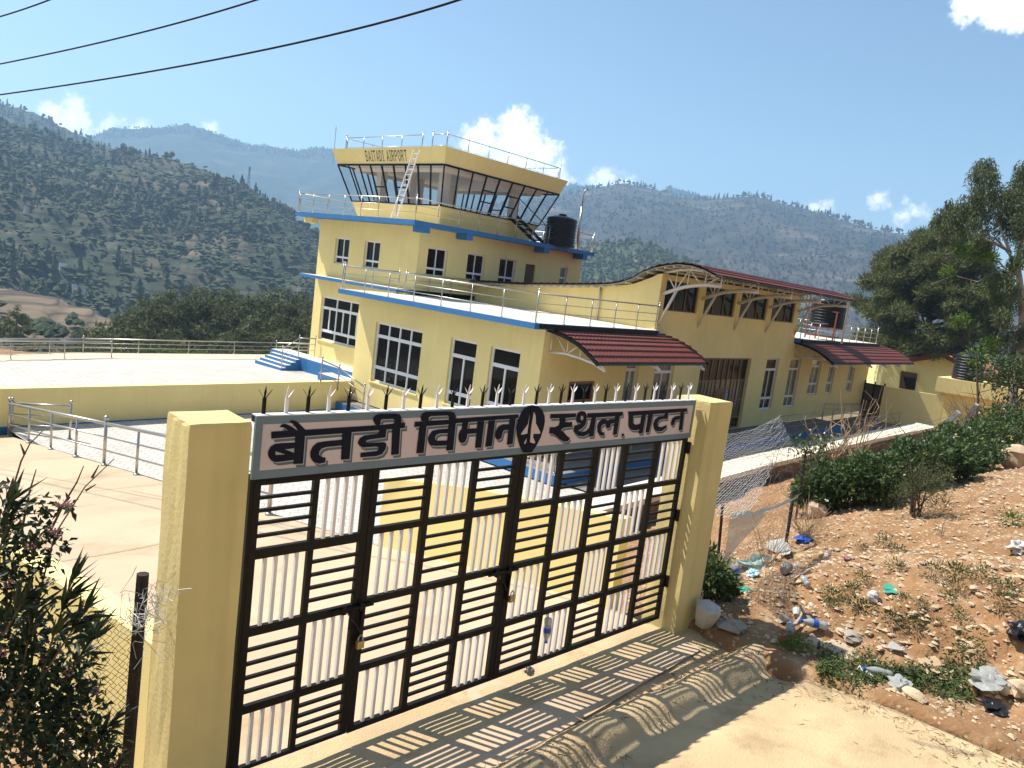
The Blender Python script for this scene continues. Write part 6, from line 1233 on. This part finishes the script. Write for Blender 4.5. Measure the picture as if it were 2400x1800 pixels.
# bent concrete posts with barbed wire
cps = []
for (b_, k_, t_, d, lab) in [((1470, 1560), (1465, 1330), (1605, 1205), 24.0, 'grey concrete fence post with a long bent arm, the nearest of three'), ((1735, 1500), (1690, 1260), (1775, 1135), 28.0, 'grey concrete fence post with a bent arm, middle of three, leaning'), ((2055, 1360), (2048, 1195), (2165, 1100), 31.0, 'grey concrete fence post with a bent arm, farthest of three by the pink oleander')]:
    a, k, e = at(*h4(*b_), d=d), at(*h4(*k_), d=d), at(*h4(*t_), d=d - .2); mb = MB(); mb.bar(a + (0, 0, -.7), k, .14, .14, up=(1, 0, 0)); mb.bar(k, e, .12, .12, up=(1, 0, 0)); mb.build('concrete_post', M['cpost'], label=lab, cat='post', group='bent concrete fence posts'); cps.append((k, e))
mb = MB()
for f in (.0, .4, .8):
    P = [k + (e - k) * f for k, e in cps]; mb.tube([p3 + (0, 0, 1.0 + .2 * f)] + P, .006, 3)
for f in (-.5, -1.0): mb.tube([p3 + (0, 0, .7 + .3 * f)] + [k + (0, 0, f * .8) for k, e in cps], .006, 3)
mb.build('barbed_wire', M['wirerust'], label='thin wires strung between the bent concrete posts', cat='wire')
# ------------------------------------------------ litter on the bank
za = lambda x, y: (1500 + x / 4.424, 1200 + y / 4.424); zb = lambda x, y: (1900 + x / 3.686, 1250 + y / 3.686)
def rock(lab, px, py, s, seed, flat=.6, m='rock', grp=None, name='stone', cat='stone'):
    c = hit(px, py); rr = np.random.default_rng(seed); mb = MB(); V = []; n, k = 9, 6
    for i in range(k + 1):
        th = math.pi * i / k
        for j in range(n): ph = 2 * math.pi * j / n; q = 1 + .22 * rr.normal() * math.sin(th); V.append((s * .5 * q * math.sin(th) * math.cos(ph) * rr.uniform(.9, 1.15), s * .42 * q * math.sin(th) * math.sin(ph), s * flat * .5 * (1 + math.cos(th)) * 1.0 - s * .08))
    a = rr.uniform(0, 6.28); V = [(x * math.cos(a) - y * math.sin(a) + c[0], x * math.sin(a) + y * math.cos(a) + c[1], z + c[2]) for x, y, z in V]; Fc = []
    for i in range(k):
        for j in range(n): Fc.append((i * n + j, (i + 1) * n + j, (i + 1) * n + (j + 1) % n, i * n + (j + 1) % n))
    mb.add(V, Fc); return mb.build(name, M[m], label=lab, cat=cat, group=grp)
rock('large flat pale stone slab beside the black hose', *za(2080, 1420), .50, 1, .16, cat='stone'); rock('second flat pale stone touching the hose end', *za(1800, 1370), .30, 2, .18)
rock('smooth grey brown stone behind the large flat slab', *za(2180, 1345), .24, 3, .45, 'greycard'); rock('white blocky stone near the road at the right edge', *zb(1790, 1420), .22, 4, .8); rock('white squarish stone beside the crumpled clear bag', *zb(1660, 1410), .13, 5, .7)
rock('pale stone on the road edge below the clear bottle', *zb(870, 1420), .24, 6, .4); rock('upright white stone alone on the bank', *zb(530, 610), .14, 7, 1.1, 'whiteplastic'); rock('pale block of stone lying by the plastic pot', *za(960, 1225), .27, 8, .5, 'greycard')
rock('pale boulder among the hedge leaves at the far right', *q8(1540, 650), .75, 9, .6); rock('white broken boulder at the end of the hedge, right edge', *q8(2080, 780), .8, 10, .8); rock('orange boulder in the dry tangle left of the hedge', *q8(230, 1240), .42, 11, .8)
for i, (x, y, s) in enumerate([(870, 720, .1), (730, 780, .1), (1390, 640, .1), (1450, 560, .12), (1410, 510, .16), (1060, 680, .12), (590, 1040, .11), (1200, 1035, .1), (1360, 840, .1), (340, 220, .14), (180, 160, .13), (230, 160, .12), (1280, 190, .12), (1340, 240, .1), (1680, 320, .14), (1730, 560, .14), (700, 900, .1), (500, 900, .12), (250, 900, .16), (1080, 820, .1), (900, 700, .08), (1560, 880, .1), (1630, 240, .1), (1080, 120, .12), (520, 280, .1)]):
    rock('fist sized pale stone lying loose on the orange bank', *zb(x, y), s * .75, 20 + i, .6, 'rock', 'loose pale stones on the bank')
# gravel : far too many to count
n = 26000; gx_ = 7.6 + 14 * r.uniform(0, 1, n) ** 1.5; gy_ = r.uniform(-2.5, 5.2, n); ok = (gx_ > 8.4) | (r.uniform(0, 1, n) < .35); gx_, gy_ = gx_[ok], gy_[ok]; gz_ = bank_z(gx_, gy_); n = len(gx_)
oct_ = np.array([(1, 0, 0), (0, 1, 0), (-1, 0, 0), (0, -1, 0), (0, 0, 1), (0, 0, -1)], float); of = np.array([(0, 1, 4), (1, 2, 4), (2, 3, 4), (3, 0, 4), (1, 0, 5), (2, 1, 5), (3, 2, 5), (0, 3, 5)])
sz = .009 + .048 * r.uniform(0, 1, n) ** 5; a = r.uniform(0, 6.28, n); V = oct_[None] * (sz[:, None, None] * r.uniform(.6, 1.3, (n, 6, 1))) * np.array([1.2, .8, .55]); X = V[..., 0] * np.cos(a)[:, None] - V[..., 1] * np.sin(a)[:, None]; Y = V[..., 0] * np.sin(a)[:, None] + V[..., 1] * np.cos(a)[:, None]
V = np.stack([X + gx_[:, None], Y + gy_[:, None], V[..., 2] + gz_[:, None] + sz[:, None] * .2], -1); fmesh('gravel', V.reshape(-1, 3), (of[None] + (np.arange(n) * 6)[:, None, None]).reshape(-1, 3), M['rock'], kind='stuff')
n = 2600; gx_ = np.concatenate([7.2 + r.normal(size=n // 2) * .25, r.uniform(1.5, 7.3, n - n // 2)]); gy_ = np.concatenate([r.uniform(-1, 3.3, n // 2), 2.95 + r.normal(size=n - n // 2) * .16]); u_ = gx_ * GU[0] + gy_ * GU[1]; nn_ = gx_ * GN[0] + gy_ * GN[1]; pz = np.interp(-nn_, [-p[0] for p in sorted(prof, reverse=True)], [p[1] for p in sorted(prof, reverse=True)]) + .006
a = r.uniform(0, 6.28, n); D = np.stack([np.cos(a), np.sin(a), r.uniform(0, .15, n)], 1); V, Fc = blades(np.stack([gx_, gy_, pz], 1), D, r.uniform(.02, .12, n), r.uniform(.003, .012, n), r); fmesh('leaf_litter', V, Fc, [M['twigdark'], M['drygrass'], M['card']], kind='stuff', mi=r.integers(0, 3, n))
# weeds
def weed(px, py, s, seed, m='weed', lab='small low green weed growing alone on the orange bank', grp='weeds dotted over the bank', tall=1.0):
    c = hit(px, py); rr = np.random.default_rng(seed); n = 190; q, d = in_ball(rr, n, .6); fb = FB(); P = c + q * np.array([s, s, s * .55 * tall]) + (0, 0, s * .4 * tall); fb.add(*leaves(P, unit(d + (0, 0, .5)), unit(np.array([0, 0, 1.]) + rr.normal(size=(n, 3)) * .5), s * rr.uniform(.16, .34, n), s * rr.uniform(.07, .13, n))); 
    return fb.build('weed', [M[m]], base=c, label=lab, cat='weed', group=grp)
for i, (x, y, s, tl) in enumerate([(620, 140, .16, 1.6), (450, 150, .11, 1), (760, 170, .13, .8), (1050, 400, .15, 1.6), (1270, 370, .17, .7), (1450, 420, .14, 1.7), (450, 430, .13, 1), (180, 570, .15, .9), (350, 520, .13, .8), (300, 600, .09, .8), (170, 660, .13, .9), (430, 690, .19, .8), (690, 790, .13, .9), (880, 810, .14, .9), (1090, 785, .07, .9), (1240, 510, .12, 1.6), (1190, 580, .10, 1), (1280, 740, .11, 1.2), (1620, 690, .13, 1.9), (1680, 500, .16, .9), (800, 580, .10, .8), (960, 630, .08, .9), (740, 340, .14, 1), (1590, 860, .05, 1)]): weed(*zb(x, y), s, 300 + i, 'weed' if i % 3 else 'olive', tall=tl)
weed(*q8(2030, 1300), .22, 340, 'bright', 'bright green weed near the right edge below the hedge', None); 
for i, (x, y, s) in enumerate([(1560, 1400, .14), (1650, 1440, .16), (1500, 1430, .1)]): weed(*za(x, y), s, 350 + i, 'bright', 'fresh broad leaved green plant beside the pink wrapper and the black hose', 'fresh green plants by the hose', 1.0)
for i, (x, y, s) in enumerate([(620, 560, .2), (640, 620, .2), (900, 560, .14)]): weed(*za(x, y), s, 360 + i, 'hedge', 'leafy weed beside the thin iron post behind the gate pillar', 'leafy weeds behind the gate pillar', 1.5)
# green ground cover along the edge of the road
n = 5200; P = []
while len(P) < n:
    u = r.uniform(0, 1); x = 60 + u * 1400; y = 1130 + 190 * u + r.normal() * (60 + 30 * math.sin(u * 9)); 
    if r.uniform() < .75 + .25 * math.sin(u * 25): P.append((x, y))
Q = np.array([at(*zb(x, y), Z=-3.36) for x, y in P]); Q = Q[Q[:, 0] > 7.35]; n = len(Q); Q[:, 2] = bank_z(Q[:, 0], Q[:, 1]) + r.uniform(0, .05, n); q, d = in_ball(r, n); V, Fc = leaves(Q, unit(d * (1, 1, .4) + (0, 0, .35)), unit(np.array([0, 0, 1.]) + r.normal(size=(n, 3)) * .4), r.uniform(.025, .05, n), r.uniform(.014, .026, n)); fmesh('ground_cover', V, Fc, M['weed'], kind='stuff')
# bottles, bags, card
def frame_at(px, py, yaw, pitch=0.0):
    c = hit(px, py); a = np.array([math.cos(yaw) * math.cos(pitch), math.sin(yaw) * math.cos(pitch), math.sin(pitch)]); return c, a
def bottle(lab, c, a, L=.21, rad=.034, band='blueplastic', grp=None, capm='blueplastic', body='plastic'):
    c = np.array(c, float); t = thing('plastic_bottle', lab, 'bottle', tuple(c), grp); mb = MB(); R_ = rad
    mb.lathe(c + (0, 0, R_), [(R_ * .7, 0), (R_, .01), (R_, L * .2), (R_ * .92, L * .24), (R_, L * .28), (R_, L * .62), (R_ * .75, L * .74), (R_ * .38, L * .88), (R_ * .36, L * .93)], 14, axis=a); mb.build('body', M[body], t, smooth=True)
    mb = MB(); mb.lathe(c + (0, 0, R_), [(R_ * 1.02, L * .36), (R_ * 1.02, L * .56)], 14, axis=a); mb.build('label_band', M[band], t)
    mb = MB(); mb.lathe(c + (0, 0, R_), [(R_ * .44, L * .92), (R_ * .44, L)], 12, axis=a); mb.build('cap', M[capm], t); return t
for lab, p, yaw, pi_, L, rad, bd in [('clear plastic bottle with a blue band lying right of the black hose', za(1930, 1240), 2.3, .1, .30, .045, 'blueplastic'), ('dusty clear bottle lying in the shade left of the black hose', za(1540, 1300), .35, .08, .26, .045, 'plastic'), ('clear bottle with a blue label leaning in the weeds behind the pillar', za(1040, 740), 1.9, .9, .28, .042, 'blueplastic'), ('long clear ribbed bottle lying on the green plants by the road', zb(690, 1270), 2.35, .15, .30, .042, 'plastic'), ('small clear bottle lying at the foot of the tan card', za(1740, 800), 1.2, .5, .16, .04, 'plastic'), ('small bottle with a blue cap in the litter above the tan card', za(1930, 500), .4, .1, .15, .035, 'whiteplastic')]:
    c, a = frame_at(*p, yaw, pi_); bottle(lab, c, a, L, rad, bd)
pb = np.array(G(4.985, GD - .035, -3.20)); bottle('clear water bottle stuck neck down between white bars of the right gate leaf', pb + (0, 0, .19), np.array((.05, 0, -1.0)), .24, .036)
def crumple(lab, px, py, s, m, seed, flat=.5, name='plastic_bag', cat='bag', sx=1.3):
    c = hit(px, py); rr = np.random.default_rng(seed); mb = MB(); n, k = 16, 9; V = []; Fc = []
    for i in range(k + 1):
        th = math.pi * i / k
        for j in range(n): ph = 2 * math.pi * j / n; q = 1 + .28 * math.sin(3 * ph + i * 2.1 + seed) * math.sin(th) + .16 * rr.normal() * math.sin(th); V.append((c[0] + s * sx * .5 * q * math.sin(th) * math.cos(ph), c[1] + s * .5 * q * math.sin(th) * math.sin(ph), c[2] + s * flat * .5 * (1 + q * math.cos(th))))
    for i in range(k):
        for j in range(n): Fc.append((i * n + j, (i + 1) * n + j, (i + 1) * n + (j + 1) % n, i * n + (j + 1) % n))
    mb.add(V, Fc); return mb.build(name, M[m], label=lab, cat=cat, base=c)
crumple('crumpled clear plastic bag at the road edge near the right side', *zb(1520, 1340), .30, 'plastic', 1, .45, sx=1.5); crumple('crushed clear plastic cup below the long clear bottle', *zb(750, 1330), .17, 'plastic', 2, .6, 'plastic_cup', 'cup'); crumple('black polythene bag at the right edge of the bank', *zb(1790, 930), .22, 'blackplastic', 3, .8)
crumple('greenish clear plastic bag in the litter between the iron posts', *za(1230, 590), .34, 'plastic_g', 4, .5, sx=1.8); crumple('bright blue plastic bag at the foot of the dry twigs', *za(1690, 300), .24, 'blueplastic', 5, .3, sx=1.6); crumple('pale blue and white packet behind the gate pillar', *za(1160, 680), .14, 'skyplastic', 6, .7, 'packet', 'packet')
crumple('green plastic netting scrap on the bank', *zb(710, 480), .18, 'greenplastic', 7, .1, 'net_scrap', 'plastic scrap', 2.0); crumple('pink wrapper among fresh leaves by the hose', *za(1500, 1350), .10, 'redplastic', 8, .7, 'wrapper', 'wrapper'); crumple('clear plastic bag beside the blue labelled bottle', *za(1060, 620), .24, 'plastic', 9, .7)
crumple('white crumpled paper high on the bank at the right edge', *zb(1790, 190), .22, 'whiteplastic', 10, .8, 'paper', 'paper'); crumple('dark plastic scrap near the lower right corner', *zb(1580, 1530), .18, 'blackplastic', 11, .4, 'plastic_scrap', 'plastic scrap'); crumple('red and white wrapper at the road edge near the lower right corner', *zb(1480, 1480), .10, 'flower_pink', 12, .5, 'wrapper', 'wrapper')
crumple('small pink wrapper on the upper bank', *zb(310, 230), .09, 'flower_pink', 13, .5, 'wrapper', 'wrapper'); crumple('turquoise plastic scrap in front of the dark weeds', *za(1080, 820), .12, 'greenplastic', 14, .3, 'plastic_scrap', 'plastic scrap'); crumple('dull rag caught under the bottom rail of the right gate leaf', 1240, 1585, .09, 'greycard', 15, .9, 'rag', 'rag', .6)
def sheet_card(lab, P, m, th=.008, name='cardboard', cat='cardboard', lift=.03, bend=.02):
    Q = [hit(*p) for p in P]; Q = [q + (0, 0, lift + bend * ((i % 2) * 2 - .5)) for i, q in enumerate(Q)]; mb = MB(); mb.prism([tuple(q) for q in Q], (0, 0, th)); return mb.build(name, M[m], label=lab, cat=cat)
sheet_card('large tan cardboard sheet on the green plants by the road', [zb(895, 1130), zb(1060, 1120), zb(1205, 1215), zb(1085, 1265), zb(1000, 1210)], 'card'); sheet_card('smaller tan card under the large cardboard sheet', [zb(1085, 1290), zb(1220, 1250), zb(1215, 1300), zb(1120, 1320)], 'card')
sheet_card('white printed card lying on the bank above the green plants', [zb(645, 1010), zb(690, 980), zb(815, 1040), zb(765, 1075)], 'whiteplastic', name='paper', cat='paper'); sheet_card('tan cardboard piece propped on the bank behind the gate pillar', [za(1510, 760), za(1580, 775), za(1775, 680), za(1750, 670)], 'card', lift=.05); sheet_card('flat tan cardboard beneath the propped piece', [za(1570, 785), za(1700, 800), za(1720, 770), za(1600, 760)], 'card')
sheet_card('brown cardboard in the litter under the white box', [za(1350, 470), za(1450, 450), za(1460, 520), za(1390, 535), za(1345, 510)], 'card'); sheet_card('white paper box opened flat near the leaning iron post', [za(1310, 340), za(1490, 335), za(1560, 440), za(1540, 500), za(1470, 490), za(1290, 440)], 'whiteplastic', name='paper_box', cat='box', lift=.06); sheet_card('long white plastic strip at the road edge', [zb(390, 1195), zb(410, 1195), zb(555, 1285), zb(530, 1295)], 'whiteplastic', name='plastic_strip', cat='plastic scrap')
sheet_card('dark bent card propped in front of the dusty bottle', [za(1540, 1240), za(1690, 1120), za(1800, 1180), za(1790, 1215), za(1700, 1180), za(1600, 1260)], 'greycard', lift=.05)
# plastic pot, cups, can, hose
c = hit(*za(655, 1215)); pt = thing('plastic_pot', 'battered white plastic pot lying upside down by the right gate pillar', 'pot', tuple(c)); mb = MB(); mb.lathe(c + (0, .02, .0), [(.085, 0), (.12, .10), (.145, .20), (.15, .23), (.11, .255), (.02, .26)], 6, axis=(-.10, -.22, 1)); mb.build('body', M['dullplastic'], pt)
for lab, p, yaw in (('white plastic cup lying in the shade, left of a pair', za(1530, 1160), 2.6), ('white plastic cup lying in the shade, right of a pair', za(1610, 1130), .4)):
    c, a = frame_at(*p, yaw, .25); mb = MB(); mb.lathe(c + (0, 0, .04), [(.03, 0), (.045, .1), (.047, .104), (.042, .1), (.028, .01)], 12, axis=a); mb.build('plastic_cup', M['whiteplastic'], label=lab, cat='cup')
c, a = frame_at(*za(1480, 670), .15, .05); mb = MB(); mb.lathe(c + (0, 0, .06), [(.05, 0), (.065, .05), (.065, .17), (.07, .18), (.055, .185)], 14, axis=a); mb.build('tin_can', M['greycard'], label='grey tin lying on its side on the bank', cat='can')
H_ = [hit(*za(1640, 1080)) + (0, 0, .12)] + [at(*za(x, y), X=8.35) for x, y in ((1700, 1048), (1760, 1060), (1810, 1110), (1850, 1190), (1865, 1300))] + [hit(*za(1845, 1430)) + (0, 0, .01)]
mb = MB(); mb.tube(H_, .014, 8); mb.build('hose', M['hose'], smooth=True, label='short black hose arching out of the ground beside the stone slab', cat='hose')
# plastic sheet blown against the fence
f0 = p1 + (0, 0, .86); f1 = p2 + (0, 0, .80); mid = (f0 + f1) / 2 + (0, 0, -.16); mb = MB()
for i in range(10):
    t0, t1 = i / 10, (i + 1) / 10; B = lambda t: f0 * (1 - t) ** 2 + 2 * mid * t * (1 - t) + f1 * t * t - np.array((0, .03, 0)); w0 = .03 + .03 * math.sin(i * 1.7); mb.quad(B(t0), B(t1), B(t1) + (0, -.03, .07 + .02 * math.sin(i * 2.1)), B(t0) + (0, -.03, .07 + .02 * math.sin(i * 2.1 - 2.1)))
sp_ = mb.build('plastic_strip', M['skyplastic'], label='pale blue plastic strip sagging between the two short iron posts', cat='plastic strip'); mb = MB()
for i in range(5):
    t0, t1 = i / 10, (i + 1) / 10; dr = lambda t: np.array((.05 * math.sin(t * 20), -.02, -.62 * (1 - t * 1.9) - .03)); mb.quad(B(t0), B(t1), B(t1) + dr(t1), B(t0) + dr(t0))
mb.build('plastic_sheet', M['plastic'], label='clear plastic sheet hanging torn from the pale blue strip', cat='plastic sheet')
# ---------------------------------------------------------------- haze
mb = MB(); mb.box(-3300, 3400, -3300, 3400, -70, 470)
hz = bpy.data.materials.new('haze_air'); hz.use_nodes = True; t = hz.node_tree; t.nodes.clear(); o = nd(t, 'ShaderNodeOutputMaterial'); v = nd(t, 'ShaderNodeVolumePrincipled'); v.inputs['Color'].default_value = (.44, .69, .98, 1); v.inputs['Density'].default_value = .00031; v.inputs['Anisotropy'].default_value = .25; t.links.new(v.outputs[0], o.inputs['Volume'])
mb.build('haze', hz, kind='stuff')
